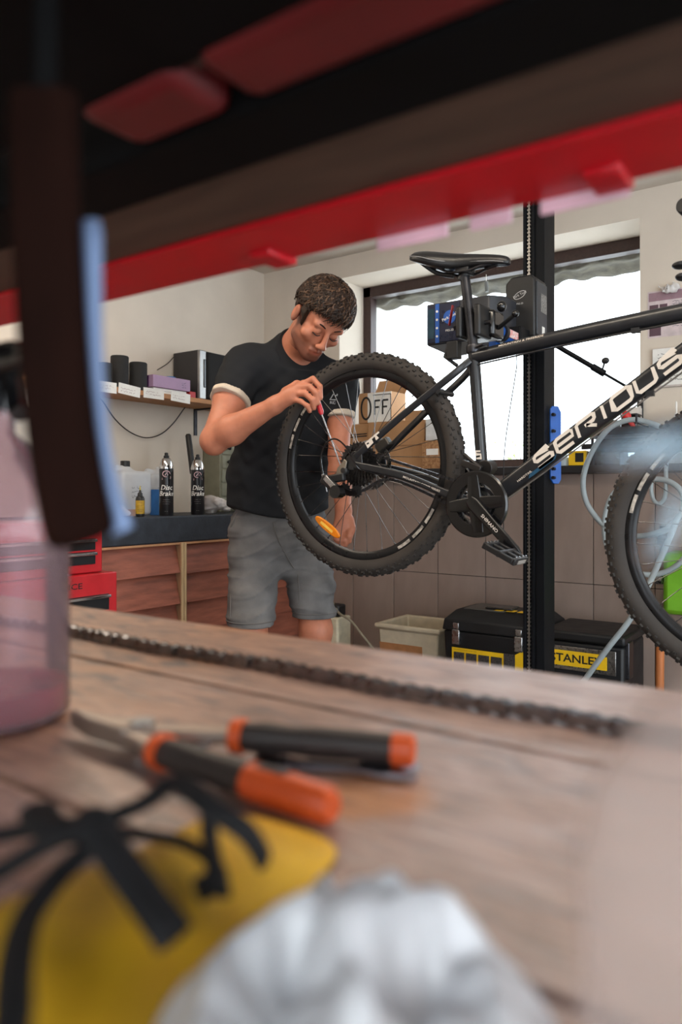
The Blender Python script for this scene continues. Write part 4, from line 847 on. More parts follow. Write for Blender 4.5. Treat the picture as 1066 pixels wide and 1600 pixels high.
# wheels
m_tire = mat('tyre_rubber', (50, 45, 42), .75, var=.22, scale=12, bump=.12, bscale=120)
m_knob = mat('tread_rubber', (42, 39, 37), .8, var=.3, scale=90)
m_rim = mat('black_rim', (28, 28, 30), .3, .4, var=.15)
TRR, TW = .320, .0265       # tyre centre-line radius, half width
def wheel(hub, name_label, steer=0.):
    H = bk(hub); YA = (0, 1, 0)
    rim = t.part('wheel', MB().lathe([(.281, -.0125), (.2935, -.0135), (.299, -.0115), (.299, .0115), (.2935, .0135), (.281, .0125), (.272, .005), (.272, -.005)], H, YA, n=96, closed=True, caps=False), m_rim, label=name_label)
    pr = [(TRR + TW * 1.02 * math.cos(a), TW * math.sin(a)) for a in [math.radians(-148 + 296 * i / 18) for i in range(19)]]
    t.part('tyre', MB().lathe(pr, H, YA, n=120, caps=False), m_tire, rim)
    k = MB(); n = 76
    for i in range(n):
        for (off, th, wd, ln, hh) in ((0, -.42 if i % 2 else .42, .008, .012, .0042), (.5, -.95, .009, .010, .0045), (.5, .95, .009, .010, .0045), (.0, -1.32, .006, .0075, .0036), (.0, 1.32, .006, .0075, .0036), (.5, 0., .007, .009, .004)):
            a = 2 * PI * (i + off) / n; er = Vector((math.cos(a), 0, math.sin(a))); et = Vector((-math.sin(a), 0, math.cos(a)))
            nr = er * math.cos(th) + Y1 * math.sin(th); sd_ = Y1 * math.cos(th) - er * math.sin(th); c = H + er * TRR + nr * (TW * 1.01)
            M = Matrix((et, sd_, nr)).transposed().to_4x4(); M.translation = c
            k.add([M @ Vector(v) for v in ((-ln / 2, -wd / 2, -.002), (ln / 2, -wd / 2, -.002), (ln / 2, wd / 2, -.002), (-ln / 2, wd / 2, -.002), (-ln * .38, -wd * .38, hh), (ln * .38, -wd * .38, hh), (ln * .38, wd * .38, hh), (-ln * .38, wd * .38, hh))],
                  [(4, 5, 6, 7), (0, 1, 5, 4), (1, 2, 6, 5), (2, 3, 7, 6), (3, 0, 4, 7)])
    t.part('tread_knobs', k, m_knob, rim, smooth=0, kind='stuff')
    t.part('hub', MB().lathe([(.010, -.055), (.012, -.045), (.012, -.034), (.028, -.032), (.028, -.028), (.014, -.024), (.014, .024), (.028, .028), (.028, .032), (.012, .034), (.012, .055)], H, YA, n=24), m_darksteel, rim)
    # spokes share one mesh per side
    sm = {}
    for s in (-1, 1):
        for lead in (-1, 1):
            a1 = lead * .30; p0 = Vector((math.cos(-lead * 1.15) * .026, s * .030, math.sin(-lead * 1.15) * .026)); p1 = Vector((.276, s * .002, 0))
            me = MB().cyl(p0, p1, .0011, .0011, 5).cyl(p1 * .965, p1, .0019, .0019, 6).mesh('spoke'); me.materials.append(MATS.get('spoke') or mat('spoke', (96, 94, 94), .3, 1)); sm[s, lead] = me
    for i in range(32):
        s = 1 if i % 2 else -1; lead = 1 if (i // 2) % 2 else -1
        o = link('spoke', sm[s, lead], None, rim, H - t.loc); o.rotation_euler = (0, -2 * PI * (i + .3) / 32, 0)
    def arc(a0, a1, r0, r1, y, segs=14):
        b = MB()
        for i in range(segs):
            q0, q1 = [math.radians(a0 + (a1 - a0) * j / segs) for j in (i, i + 1)]
            if i % 5 == 4: continue
            b.add([H + Vector((math.cos(q) * r, y, math.sin(q) * r)) for q, r in ((q0, r0), (q1, r0), (q1, r1), (q0, r1))], [(3, 2, 1, 0)])
        return b
    for a0, a1 in ((135, 168), (-62, -28)): t.part('rim_decal', arc(a0, a1, .2835, .2925, -.0150), mat('rim_decal_white', (196, 188, 178), .5, col2=(96, 92, 88), scale=70), rim)
    return rim, H
rw, RHv = wheel(RH, 'rear wheel with cassette and orange reflector')
fw, FHv = wheel(FH, 'front wheel with white rim lettering')
m_orange = mat('amber_reflector', (250, 150, 12), .2, var=.12, scale=200, transl=.35, coat=.4)
c = RHv + Vector((-.133, -.012, -.198)); e = Vector((.198, 0, -.133)).normalized(); en = Vector((-.133, 0, -.198)).normalized()
rf = MB(); n = 22; ring = [(math.cos(2 * PI * i / n) * .057, math.copysign(abs(math.sin(2 * PI * i / n)) ** .8, math.sin(2 * PI * i / n)) * .0145) for i in range(n)]
rf.prism(ring, c, e, en, .010); t.part('reflector', rf, m_orange, rw, bevel=.003, label='amber spoke reflector'); t.part('reflector_bar', MB().prism([(-.028, -.004), (.028, -.004), (.028, .004), (-.028, .004)], c + Vector((0, -.0006, 0)), e, en, -.001), mat('pale_amber', (255, 196, 80), .3), rw)
cas = MB()
for i, nt_ in enumerate((34, 30, 26, 23, 20, 17, 15, 13)):
    cas.prism(gear(nt_ * .00202 + .003, nt_, .005), RHv + Vector((0, -.024 - i * .0042, 0)), X1, Z1, .0018)
t.part('cassette', cas, mat('cassette_steel', (74, 72, 72), .45, 1, var=.4, scale=120), rw, smooth=20)
for H_, par in ((RHv, rw), (FHv, fw)):
    rot = MB(); rot.lathe([(.066, .036), (.080, .036), (.080, .038), (.066, .038)], H_, (0, 1, 0), n=48, closed=True, caps=False)
    for i in range(6): a = i * PI / 3; rot.cyl(H_ + Vector((math.cos(a) * .02, .037, math.sin(a) * .02)), H_ + Vector((math.cos(a + .5) * .068, .037, math.sin(a + .5) * .068)), .004, n=6)
    t.part('brake_rotor', rot, m_steel, par)
fpart('brake_caliper', MB().cbox(RHv + Vector((.05, .042, .062)), (.05, .03, .03), Matrix.Rotation(-.6, 3, 'Y')).cyl(RHv + Vector((.03, .03, .075)), RHv + Vector((.03, .065, .075)), .01), mat('caliper_grey', (84, 80, 76), .4, .8), bevel=.004)
# crankset
Bv = bk(BB)
crk = t.part('crankset', MB().cyl(Bv + Vector((0, -.075, 0)), Bv + Vector((0, .075, 0)), .011), m_darksteel)
t.part('chain_guard', MB().lathe([(.060, -.062), (.088, -.063), (.0925, -.059), (.0925, -.054), (.089, -.052), (.060, -.055)], Bv, (0, 1, 0), n=64, closed=True, caps=False), m_blackgloss, crk)
for i, (r_, n_, y_) in enumerate(((.087, 42, -.050), (.070, 32, -.043), (.048, 22, -.036))):
    gm = MB(); gp = gear(r_, n_, .005); k_ = len(gp); inn = [(x_ * (r_ - .018) / math.hypot(x_, y2), y2 * (r_ - .018) / math.hypot(x_, y2)) for x_, y2 in gp]
    vs = [Bv + Vector((a, y_ + d, b)) for d in (0, .002) for P in (gp, inn) for a, b in P]
    fs = [(j, (j + 1) % k_, k_ + (j + 1) % k_, k_ + j) for j in range(k_)] + [(2 * k_ + j, 3 * k_ + j, 3 * k_ + (j + 1) % k_, 2 * k_ + (j + 1) % k_) for j in range(k_)] + [(j, 2 * k_ + j, 2 * k_ + (j + 1) % k_, (j + 1) % k_) for j in range(k_)]
    t.part('chainring', gm.add(vs, fs), m_steel if i else m_darksteel, crk, smooth=20)
PA = Vector((-.748, 0, .847)); cdir = (PA - Vector((Bv.x, 0, Bv.z))); cl = cdir.length; cdir.normalize(); cn = Vector((-cdir.z, 0, cdir.x))
ang0 = math.atan2(cdir.z, cdir.x)
sp = MB()
for i in range(4):
    a = ang0 + math.radians(45) + i * PI / 2 + .1; dv_ = Vector((math.cos(a), 0, math.sin(a)))
    sp.sweep([Bv + Vector((0, -.062, 0)), Bv + Vector((0, -.062, 0)) + dv_ * .04, Bv + Vector((0, -.060, 0)) + dv_ * .078], rsec(.038, .010), up=(0, 1, 0), scl=[1.1, 1.0, .8])
t.part('spider', sp, m_blackgloss, crk)
ca = Bv + Vector((0, -.072, 0)); ce = Vector((PA.x, YB - .085, PA.z))
t.part('crank_arm', MB().sweep([ca - cdir * .018, ca, ca.lerp(ce, .5), ce, ce + cdir * .014], rsec(.036, .016), up=(0, 1, 0), scl=[.75, 1.05, .86, .82, .55]), m_blackgloss, crk)
lt = MB(); cuu = cn * -1 if cn.z < 0 else cn; text(lt, 'SHIMANO', ca.lerp(ce, .42) + Vector((0, -.0095, 0)), cdir, cn, .013, .012, sx=1.1); t.part('crank_print', lt, m_letter, crk)
ca2 = Bv + Vector((0, .072, 0)); t.part('crank_arm', MB().sweep([ca2, ca2 - cdir * .172], rsec(.028, .015), up=(0, 1, 0), scl=[1, .8]), m_blackgloss, crk)
def pedal(pos, out):
    ax_ = Vector((0, out, 0)); M = Matrix.Rotation(math.radians(26), 3, 'Y')
    b = MB(); c = pos + ax_ * .055
    for x_ in (-.042, .042): b.cbox(c + M @ Vector((x_, 0, 0)), (.012, .088, .017), M)
    for y_ in (-.040, .0, .040): b.cbox(c + M @ Vector((0, y_, 0)), (.082, .011, .015), M)
    pd = t.part('pedal', b, m_black, crk, bevel=.0025)
    t.part('pedal_axle', MB().cyl(pos - ax_ * .012, pos + ax_ * .10, .0085, n=14), m_darksteel, pd)
    pn = MB()
    for x_ in (-.042, .042):
        for y_ in (-.032, -.011, .011, .032): pn.cyl(c + M @ Vector((x_, y_, .008)), c + M @ Vector((x_, y_, .013)), .0022, n=6)
    t.part('pedal_pins', pn, m_steel, pd)
    for x_ in (-.0485, .0485): t.part('pedal_reflector', MB().cbox(c + M @ Vector((x_, 0, 0)), (.002, .05, .010), M), mat('clear_reflector', (150, 146, 140), .2), pd)
pedal(ce + Vector((0, -.012, 0)), -1); pedal(ca2 - cdir * .172 + Vector((0, .012, 0)), 1)
# chain loop
cp_ = []
for i in range(11): a = math.radians(95 - i * 185 / 10); cp_.append(Bv + Vector((math.cos(a) * .045, -.036, math.sin(a) * .045)))
DR = RHv + Vector((-.02, -.040, -.075))
for p_ in (RHv + Vector((.22, -.040, -.078)), RHv + Vector((.11, -.042, -.048)), RHv + Vector((.03, -.042, -.080)), RHv + Vector((-.012, -.042, -.085)), RHv + Vector((-.040, -.042, -.085)), RHv + Vector((-.047, -.042, -.03))): cp_.append(p_)
for i in range(6): a = math.radians(190 - i * 100 / 5); cp_.append(RHv + Vector((math.cos(a) * .047, -.042, math.sin(a) * .047)))
CP = catmull(cp_, 7, closed=True); chn = MB()
for i in range(0, len(CP)):
    a, b = CP[i], CP[(i + 1) % len(CP)]
    if (b - a).length > 1e-4:
        n_ = max(1, round((b - a).length / .012))
        for q in range(n_):
            u, v = a.lerp(b, q / n_), a.lerp(b, (q + .9) / n_); w_ = .0062 if (i + q) % 2 else .0042
            chn.sweep([u, v], [(-w_ / 2, -.004), (w_ / 2, -.004), (w_ / 2, .004), (-w_ / 2, .004)], up=(0, 0, 1))
t.part('drive_chain', chn, m_darksteel, smooth=0)
# rear derailleur
dr = t.part('derailleur', MB().cyl(RHv + Vector((-.022, -.080, -.02)), RHv + Vector((-.022, -.058, -.02)), .013).cbox(RHv + Vector((-.058, -.078, -.045)), (.085, .020, .026), Matrix.Rotation(-.15, 3, 'Y')).cbox(RHv + Vector((-.062, -.088, -.062)), (.075, .018, .030), Matrix.Rotation(.62, 3, 'Y')), m_black, bevel=.005)
t.part('hanger', MB().prism([(-.008, -.02), (.004, -.004), (.016, .012), (.020, .030), (.010, .038), (.001, .026), (-.016, .010), (-.022, -.012), (-.018, -.024)], RHv + Vector((-.028, -.0735, -.022)), X1, Z1, .006), mat('silver_hanger', (150, 142, 130), .4, .9), dr, bevel=.002)
t.part('pivot_cap', MB().cyl(RHv + Vector((-.030, -.112, -.085)), RHv + Vector((-.030, -.085, -.085)), .020, .021, n=22), m_blackgloss, dr)
t.part('link_plate', MB().cbox(RHv + Vector((-.055, -.099, -.060)), (.06, .004, .018), Matrix.Rotation(.75, 3, 'Y')), m_steel, dr, bevel=.002)
t.part('cage', MB().sweep([RHv + Vector((-.040, -.056, -.080)), RHv + Vector((-.012, -.055, -.09)), RHv + Vector((.015, -.055, -.085))], rsec(.018, .003), up=(0, 1, 0)), m_darksteel, dr)
for dv_ in (Vector((-.035, -.046, -.078)), Vector((.008, -.046, -.083))): t.part('jockey_wheel', MB().prism(gear(.021, 11, .004), RHv + dv_, X1, Z1, .004), m_black, dr)
t.part('cable_housing', MB().tube(catmull([RHv + Vector((-.095, -.085, -.028)), RHv + Vector((-.102, -.085, .02)), RHv + Vector((-.085, -.085, .062)), RHv + Vector((-.05, -.085, .078)), RHv + Vector((-.012, -.083, .055)), RHv + Vector((.025, -.082, .0)), RHv + Vector((.05, -.074, -.022)), RHv + Vector((.12, -.068, -.036))], 6), .0026, 8), m_blackgloss, dr)
t.part('barrel_adjuster', MB().cyl(RHv + Vector((-.094, -.085, -.03)), RHv + Vector((-.086, -.085, -.055)), .0055, n=10).cyl(RHv + Vector((-.086, -.085, -.055)), RHv + Vector((-.078, -.085, -.085)), .002, n=6), m_steel, dr)
# front derailleur
t.part('front_derailleur', MB().cbox(Bv + Vector((-.02, -.045, .105)), (.06, .012, .018), Matrix.Rotation(.35, 3, 'Y')).cyl(Bv + Vector((.008, -.02, .10)), Bv + Vector((.008, .02, .104)), .022).tube([Bv + Vector((-.05, -.03, .14)), Bv + Vector((-.02, -.03, .115)), Bv + Vector((-.0, -.02, .10))], .006, 8), mat('derailleur_dark', (60, 57, 56), .4, .8), bevel=.002)
# cables under the top tube and down tube
fpart('cable', MB().tube([p_ + Vector((0, -.012, -.026)) for p_ in TT[1:]], .0024, 6), m_black); fpart('cable', MB().tube([d0 + dd * .06 - du * .03 + Vector((0, -.01, 0)), d0 + dd * .40 - du * .033 + Vector((0, -.01, 0)), d0 + dd * .62 - du * .036 + Vector((0, -.01, 0)), d0 + dd * .70 - du * .02 + Vector((.02, -.03, .04))], .0022, 6), mat('pale_cable', (120, 114, 110), .4, .4))
fpart('cable_guide', MB().cbox(TT[14] + Vector((0, -.008, -.024)), (.02, .016, .012)), m_black); fpart('cable_guide', MB().cbox(d0 + dd * .52 - du * .03 + Vector((0, -.01, 0)), (.02, .014, .014)), m_black)
# fork, stem, bar
fk = t.part('fork', MB().cyl(bk(HTb), bk((HTb[0] + .004, HTb[1] - .02)), .02).sweep([bk((HTb[0] + .008, HTb[1] - .028), -.075), bk((HTb[0] + .006, HTb[1] - .02)), bk((HTb[0] + .008, HTb[1] - .028), .075)], rsec(.04, .03), up=(0, 0, 1)), m_fr2)
for s in (-1, 1):
    t.part('stanchion', MB().cyl(bk((HTb[0] + .010, HTb[1] - .02), s * .064), bk((HTb[0] + .033, HTb[1] - .17), s * .064), .0145, n=18), mat('stanchion_black', (30, 30, 32), .15, .8), fk); t.part('fork_leg', MB().tube([bk((HTb[0] + .030, HTb[1] - .15), s * .064), bk((HTb[0] + .065, HTb[1] - .38), s * .064), bk(FH, s * .058)], .020, 16, scl=[1, .9, .7]), m_fr2, fk)
BZ = 1.572; st0 = bk((HTt[0] - .004, HTt[1] + .03)); st1 = Vector((-.262, YB, BZ - .03))
t.part('stem', MB().cyl(bk(HTt), st0 + Vector((0, 0, .02)), .018).tube([st0, st1], .0165, 16).cyl(st1 + Vector((0, -.025, 0)), st1 + Vector((0, .025, 0)), .021), m_fr2)
hb = t.part('handlebar', MB().tube(catmull([Vector((-.292, YB - .345, BZ)), Vector((-.275, YB - .2, BZ - .004)), Vector((-.265, YB - .1, BZ - .022)), st1 + Vector((0, -.04, 0)), st1 + Vector((0, .04, 0)), Vector((-.265, YB + .1, BZ - .022)), Vector((-.275, YB + .2, BZ - .004)), Vector((-.292, YB + .345, BZ))], 5), .0125, 14), m_fr2)
for s in (-1, 1):
    t.part('grip', MB().tube([Vector((-.293, YB + s * .347, BZ)), Vector((-.2915, YB + s * .34, BZ)), Vector((-.28, YB + s * .22, BZ - .002))], .0165, 16, scl=[.85, 1, .95]), m_rubber, hb)
    t.part('brake_lever', MB().cbox((-.272, YB + s * .19, BZ - .012), (.03, .03, .035)).tube(catmull([(-.25, YB + s * .19, BZ - .03), (-.235, YB + s * .24, BZ - .06), (-.24, YB + s * .31, BZ - .075)], 4), .006, 8), m_black, hb, bevel=.004)
    t.part('shifter', MB().cbox((-.29, YB + s * .165, BZ - .045), (.05, .04, .03)).ell((-.325, YB + s * .20, BZ - .078), (.018, .02, .008)).ell((-.322, YB + s * .20, BZ - .104), (.014, .02, .008)), m_black, hb, bevel=.005)
# ================================================================ THE MECHANIC
fb = camdir(.36, 0, -.93).normalized(); rb = fb.cross(Z1).normalized()
TM = np.array([rb, fb, Z1]).T
J = dict(pelvis=at(437, 838, 2.86), waist=at(433, 785, 2.84), chest=at(448, 655, 2.77), neck=at(464, 545, 2.70), rs=at(381, 574, 2.66), ls=at(530, 602, 2.77),
         re=at(334, 688, 2.50), rw=at(430, 633, 2.385), le=at(530, 712, 2.70), lw=at(537, 798, 2.60), rh=at(398, 850, 2.85), rk=at(391, 990, 2.72), lh=at(478, 852, 2.91), lk=at(494, 985, 2.82), head=at(499, 500, 2.56))
base = Vector((J['pelvis'].x, J['pelvis'].y, 0))
# head frame
hf = camdir(.24, -.74, -.62).normalized(); hu0 = camdir(.22, 1, 0); hu = (hu0 - hf * hf.dot(hu0)).normalized(); hr = hf.cross(hu).normalized()
HM = np.array([hr, hf, hu]).T; HC = np.array(J['head'])
HK = 1.09
def hl(x, y, z): return HC + HM @ (np.array([x, y, z]) * HK)
h = .004
lo = np.array([min(p.x for p in J.values()) - .22, min(p.y for p in J.values()) - .24, -.02]); hi = np.array([max(p.x for p in J.values()) + .2, max(p.y for p in J.values()) + .2, 1.80])
B = SDF(lo, hi, h)
# torso and limbs
B.ell(J['pelvis'], (.165, .105, .12), TM, .04); B.ell(J['waist'], (.15, .095, .14), TM, .05); B.ell(J['chest'], (.17, .105, .17), TM, .05)
mid = J['chest'].lerp(J['neck'], .6)
for s in ('rs', 'ls'): B.cap(mid, J[s], .06, .055, .04)
B.cap(J['chest'].lerp(J['neck'], .5), J['neck'], .09, .06, .04)
B.cap(J['neck'], hl(0, -.035, -.03), .062, .056, .025); B.cap(J['neck'] + fb * .02, hl(0, .0, -.07), .05, .045, .02)
def arm(s, e, w, k=1.0):
    S_, E, W_ = J[s], J[e], J[w]
    B.cap(S_, S_.lerp(E, .45), .055 * k, .053 * k, .03); B.cap(S_.lerp(E, .35), E, .052 * k, .040 * k, .03)
    B.cap(E, E.lerp(W_, .3), .041 * k, .046 * k, .02); B.cap(E.lerp(W_, .3), W_, .046 * k, .0265, .02)
arm('rs', 're', 'rw', 1.06); arm('ls', 'le', 'lw', .92)
B.cap(J['re'] + Vector((0, 0, -.012)), J['re'] + (J['re'] - J['rw']).normalized() * .012, .034, .024, .02)
for hp, kn, sgn in (('rh', 'rk', 1), ('lh', 'lk', -1)):
    K = J[kn]; AN = Vector((K.x, K.y, .09)) - fb * .10
    B.cap(J[hp], K, .078, .058, .03); B.cap(K, K + Vector((0, 0, -.05)), .058, .054, .02); CF = K.lerp(AN, .3) - fb * .022
    B.cap(K - fb * .01, CF, .052, .056, .03); B.cap(CF, AN, .054, .036, .03); B.ell(K + fb * .03 + Vector((0, 0, .0)), (.036, .03, .042), TM, .02)
    J[kn + 'a'] = AN; B.cap(AN, AN + fb * .12 + Vector((0, 0, -.05)), .036, .03, .02)
# head
B.ell(hl(0, -.012, .022), (.077, .097, .092), HM, .02); B.ell(hl(0, .018, -.04), (.060, .072, .062), HM, .03); B.ell(hl(0, .050, -.078), (.034, .034, .028), HM, .025)
B.cap(hl(-.045, .0, -.07), hl(-.012, .068, -.092), .018, .017, .025); B.cap(hl(.045, .0, -.07), hl(.012, .068, -.092), .018, .017, .025)
B.ell(hl(0, .052, .045), (.058, .036, .04), HM, .02)
B.cap(hl(-.042, .074, .026), hl(.042, .074, .026), .012, .012, .016)
for s in (-1, 1):
    B.ell(hl(s * .032, .098, .004), (.019, .014, .013), HM, .012, 'cut'); B.ell(hl(s * .031, .073, .005), (.0155, .0145, .014), HM, .004)
    B.ell(hl(s * .046, .056, -.022), (.024, .022, .020), HM, .02)
    B.ell(hl(s * .012, .098, -.034), (.0085, .011, .008), HM, .006)
    B.ell(hl(s * .079, -.010, -.008), (.010, .021, .033), HM, .006); B.ell(hl(s * .088, -.006, -.004), (.006, .011, .018), HM, .005, 'cut')
B.cap(hl(0, .084, .018), hl(0, .104, -.026), .0080, .0105, .010); B.ell(hl(0, .103, -.031), (.0115, .0105, .0095), HM, .008)
B.cap(hl(-.020, .083, -.060), hl(.020, .083, -.060), .0065, .0065, .006); B.cap(hl(0, .090, -.059), hl(0, .0905, -.059), .006, .006, .01); B.cap(hl(-.016, .082, -.071), hl(.016, .082, -.071), .0075, .0075, .006)
B.cap(hl(-.024, .092, -.0655), hl(.024, .092, -.0655), .0022, .0022, .003, 'cut')
# right hand round the screwdriver handle
def hand(wr, palm, fingers, thumb, pr=(.024, .027)):
    B.cap(wr, palm, .025, pr[0], .02)
    for pts, r in fingers: B.cap(wr.lerp(pts[0], .45), pts[0], .016, .013, .014); B.chain(pts, [r * 1.12, r * 1.05, r, r * .88][:len(pts)], .004)
    B.chain(thumb, [.015, .012, .0105, .009][:len(thumb)], .006)
RD = 2.355
fr = [([at(474, 600, 2.352), at(489, 592, 2.335), at(500, 604, 2.330), at(501, 622, 2.338)], .0092), ([at(467, 606, 2.345), at(484, 604, 2.325), at(494, 614, 2.320), at(497, 630, 2.330)], .0094),
      ([at(461, 615, 2.345), at(477, 615, 2.325), at(488, 625, 2.320), at(491, 638, 2.330)], .0090), ([at(457, 624, 2.35), at(470, 627, 2.33), at(480, 634, 2.325), at(484, 643, 2.335)], .0080)]
hand(J['rw'], at(452, 617, 2.365), fr, [at(446, 612, 2.38), at(464, 600, 2.39), at(482, 604, 2.38), at(496, 616, 2.36)])
fl = [([at(525 + i * 6.6, 824 + (i % 3), 2.575), at(525 + i * 6.6, 838 + (4, 7, 6, 0)[i], 2.545), at(529 + i * 5.6, 846 + (3, 6, 5, 0)[i], 2.553), at(532 + i * 5., 842 + (2, 3, 3, 0)[i], 2.572)], .0082) for i in range(4)]
hand(J['lw'], at(537, 818, 2.585), fl, [at(547, 812, 2.585), at(551, 826, 2.57), at(547, 838, 2.555)], (.026, .027))
bm = B.mesh('person', base)
# colour differences of the skin itself (stubble, lips), per vertex
L = (B.V - HC) @ HM / HK; x_, y_, z_ = L[:, 0], L[:, 1], L[:, 2]
inhead = (np.abs(x_) < .1) & (np.abs(y_) < .13) & (z_ > -.12) & (z_ < .12)
tint = np.ones((len(B.V), 4), np.float32)
stub = inhead * np.clip((-.038 - z_) / .025, 0, 1) * np.clip((y_ + .02) / .03, 0, 1) * (1 - np.exp(-((x_ / .022) ** 2 + ((z_ + .066) / .010) ** 2)))
side = inhead * np.clip((np.abs(x_) - .05) / .012, 0, 1) * np.clip((.035 - np.abs(y_ - .02)) / .015, 0, 1) * np.clip((.02 - z_) / .02, 0, 1); stub = np.maximum(stub, side * .8)
for c_, v in enumerate((.36, .34, .36)): tint[:, c_] *= 1 - stub * (1 - v)
lips = inhead * np.exp(-((x_ / .020) ** 2 + ((z_ + .066) / .009) ** 2)) * (y_ > .07)
tint[:, 1] *= 1 - .30 * lips; tint[:, 2] *= 1 - .25 * lips
ca_ = bm.color_attributes.new('tint', 'FLOAT_COLOR', 'POINT'); ca_.data.foreach_set('color', tint.ravel())
m_skin = mat('skin', (180, 114, 88), .5, var=.07, scale=45, attr='tint', bump=.05, bscale=300)
MATS['skin'].node_tree.nodes['Principled BSDF'].inputs['Subsurface Weight'].default_value = .12
MATS['skin'].node_tree.nodes['Principled BSDF'].inputs['Subsurface Radius'].default_value = (.012, .005, .003)
person = link('person', bm, m_skin, None, base)
tag(person, 'man in black t-shirt and grey denim shorts bending over the rear wheel', 'person')
# hair
hc = HC
HS = SDF(hc - .18, hc + .18, .0035)
wv = sines(11, 1, 1, n=5)
def hairfn(X, Y, Z):
    dx, dy, dz = X - hc[0], Y - hc[1], Z - hc[2]
    x, y, z = [(HM[0][i] * dx + HM[1][i] * dy + HM[2][i] * dz) / HK for i in range(3)]
    def e(c, r):
        q = [(v - a) / b for v, a, b in zip((x, y, z), c, r)]; k0 = np.sqrt(sum(t * t for t in q)); k1 = np.sqrt(sum((t / b) ** 2 for t, b in zip(q, r))) + 1e-6; return k0 * (k0 - 1) / k1
    a = e((0, -.014, .029), (.083, .103, .095)); b = e((.002, .012, .078), (.066, .074, .041)); h_ = np.clip(.5 + .5 * (b - a) / .03, 0, 1); v = b + (a - b) * h_ - .03 * h_ * (1 - h_)
    ph = 46 * x + 14 * np.sin(28 * y + 30 * z) * .16; rid = np.sin(ph * 2.1 + 9 * np.sin(24 * y + 3) * .5 + 40 * z) * .0026 + np.sin(95 * x + 60 * z + 5 * np.sin(50 * y)) * .0020 + np.sin(130 * y + 70 * x) * .0012 + np.sin(55 * y - 45 * z + 30 * x) * .003
    v = v + rid * np.clip((z + .05) / .06, .25, 1)
    # hairline: forehead -> temple -> over the ear -> nape
    line = np.maximum(.53 * (y - .086) - .848 * (z - .068) + .008 * np.sin(75 * x) + 3.0 * x * x, -1)
    sb = np.maximum(np.maximum(np.abs(y - .018) - .014, -z - .045), .05 - np.abs(x))           # sideburns
    line = np.minimum(line, sb)
    back = np.maximum(y + .02, -(z + .075)); line = np.minimum(line, np.maximum(back, -(z + .07)))
    ear = (np.sqrt((y + .006) ** 2 + (z + .010) ** 2) - .030); ear = np.where(np.abs(x) > .06, ear, 1.)
    v = np.maximum(v, line); v = np.maximum(v, -ear * .8)
    return v * HK
HS.op(hairfn, hc - .18, hc + .18, .001, pad=0)
m_hair = mat('brown_hair', (22, 14, 9), .5, col2=(50, 32, 21), scale=70, spec=.3, bump=.5, bscale=260)
hair = link('hair', HS.mesh('hair', base, relax=0), m_hair, person)
rr = random.Random(31); m_hair2 = mat('brown_hair_light', (66, 46, 34), .45, col2=(104, 77, 58), scale=90, spec=.35)
def scalp(th, ph, k=1.0):      # th from the crown, ph round it (0 = forehead)
    x, y, z = .087 * math.sin(th) * math.sin(ph), -.012 + .106 * math.sin(th) * math.cos(ph), .030 + .101 * math.cos(th)
    if y > -.02: z += .016 * min(1, (y + .02) / .07) * max(0, math.cos(th) + .15)
    return Vector(hl(x * k, (y + .01) * k - .01, (z - .03) * k + .03))
def locks(n, r0, r1, lift):
    b = MB()
    for q in range(n):
        ph = rr.uniform(-PI, PI); front = math.cos(ph); th = rr.uniform(.05, 1.2) if front < .5 else rr.uniform(.1, 1.0)
        lim = 1.36 + rr.uniform(-.16, .14) if front > .6 else (1.52 if front > -.2 else 1.9)
        n_ = 9; step = rr.uniform(.06, .10); w0 = rr.uniform(0, 6.28); am = rr.uniform(.05, .15); P = []; swirl = rr.uniform(.0, .09)
        for i in range(n_):
            tt = th + step * i
            if tt > lim: break
            P.append(scalp(tt, ph + swirl * i + am * math.sin(w0 + i * 1.2) / max(.5, math.sin(tt) + .2), 1.0 + lift + .045 * math.sin(PI * (i + .4) / n_) + .018 * math.sin(w0 * 2 + i * 1.6)))
        if len(P) > 3: b.tube(catmull(P, 2), rr.uniform(r0, r1), 5, scl=[max(.12, math.sin(PI * (j + .8) / (2 * len(P)))) for j in range(2 * (len(P) - 1) + 1)], flat=.7)
    return b
link('hair_locks', locks(1500, .0020, .0046, .022).mesh('hair_locks', base), m_hair, person)['kind'] = 'stuff'
link('hair_locks', locks(330, .0014, .0032, .034).mesh('hair_locks', base), m_hair2, person)['kind'] = 'stuff'
for s in (-1, 1):
    eb = MB().tube(catmull([Vector(hl(s * .016, .0875, .026)), Vector(hl(s * .032, .0865, .033)), Vector(hl(s * .050, .072, .027))], 4), .0034, 8, scl=[.5 + .5 * math.sin(PI * (i_ + .5) / 9) for i_ in range(9)], flat=.7)
    link('eyebrow', eb.mesh('eyebrow', base), m_hair, person)
for s in (-1, 1):
    ey = MB().tube(catmull([Vector(hl(s * .018, .0845, -.003)), Vector(hl(s * .031, .0885, -.0055)), Vector(hl(s * .045, .0805, -.002))], 4), .0016, 6)
    link('eyelash', ey.mesh('eyelash', base), m_ink, person)
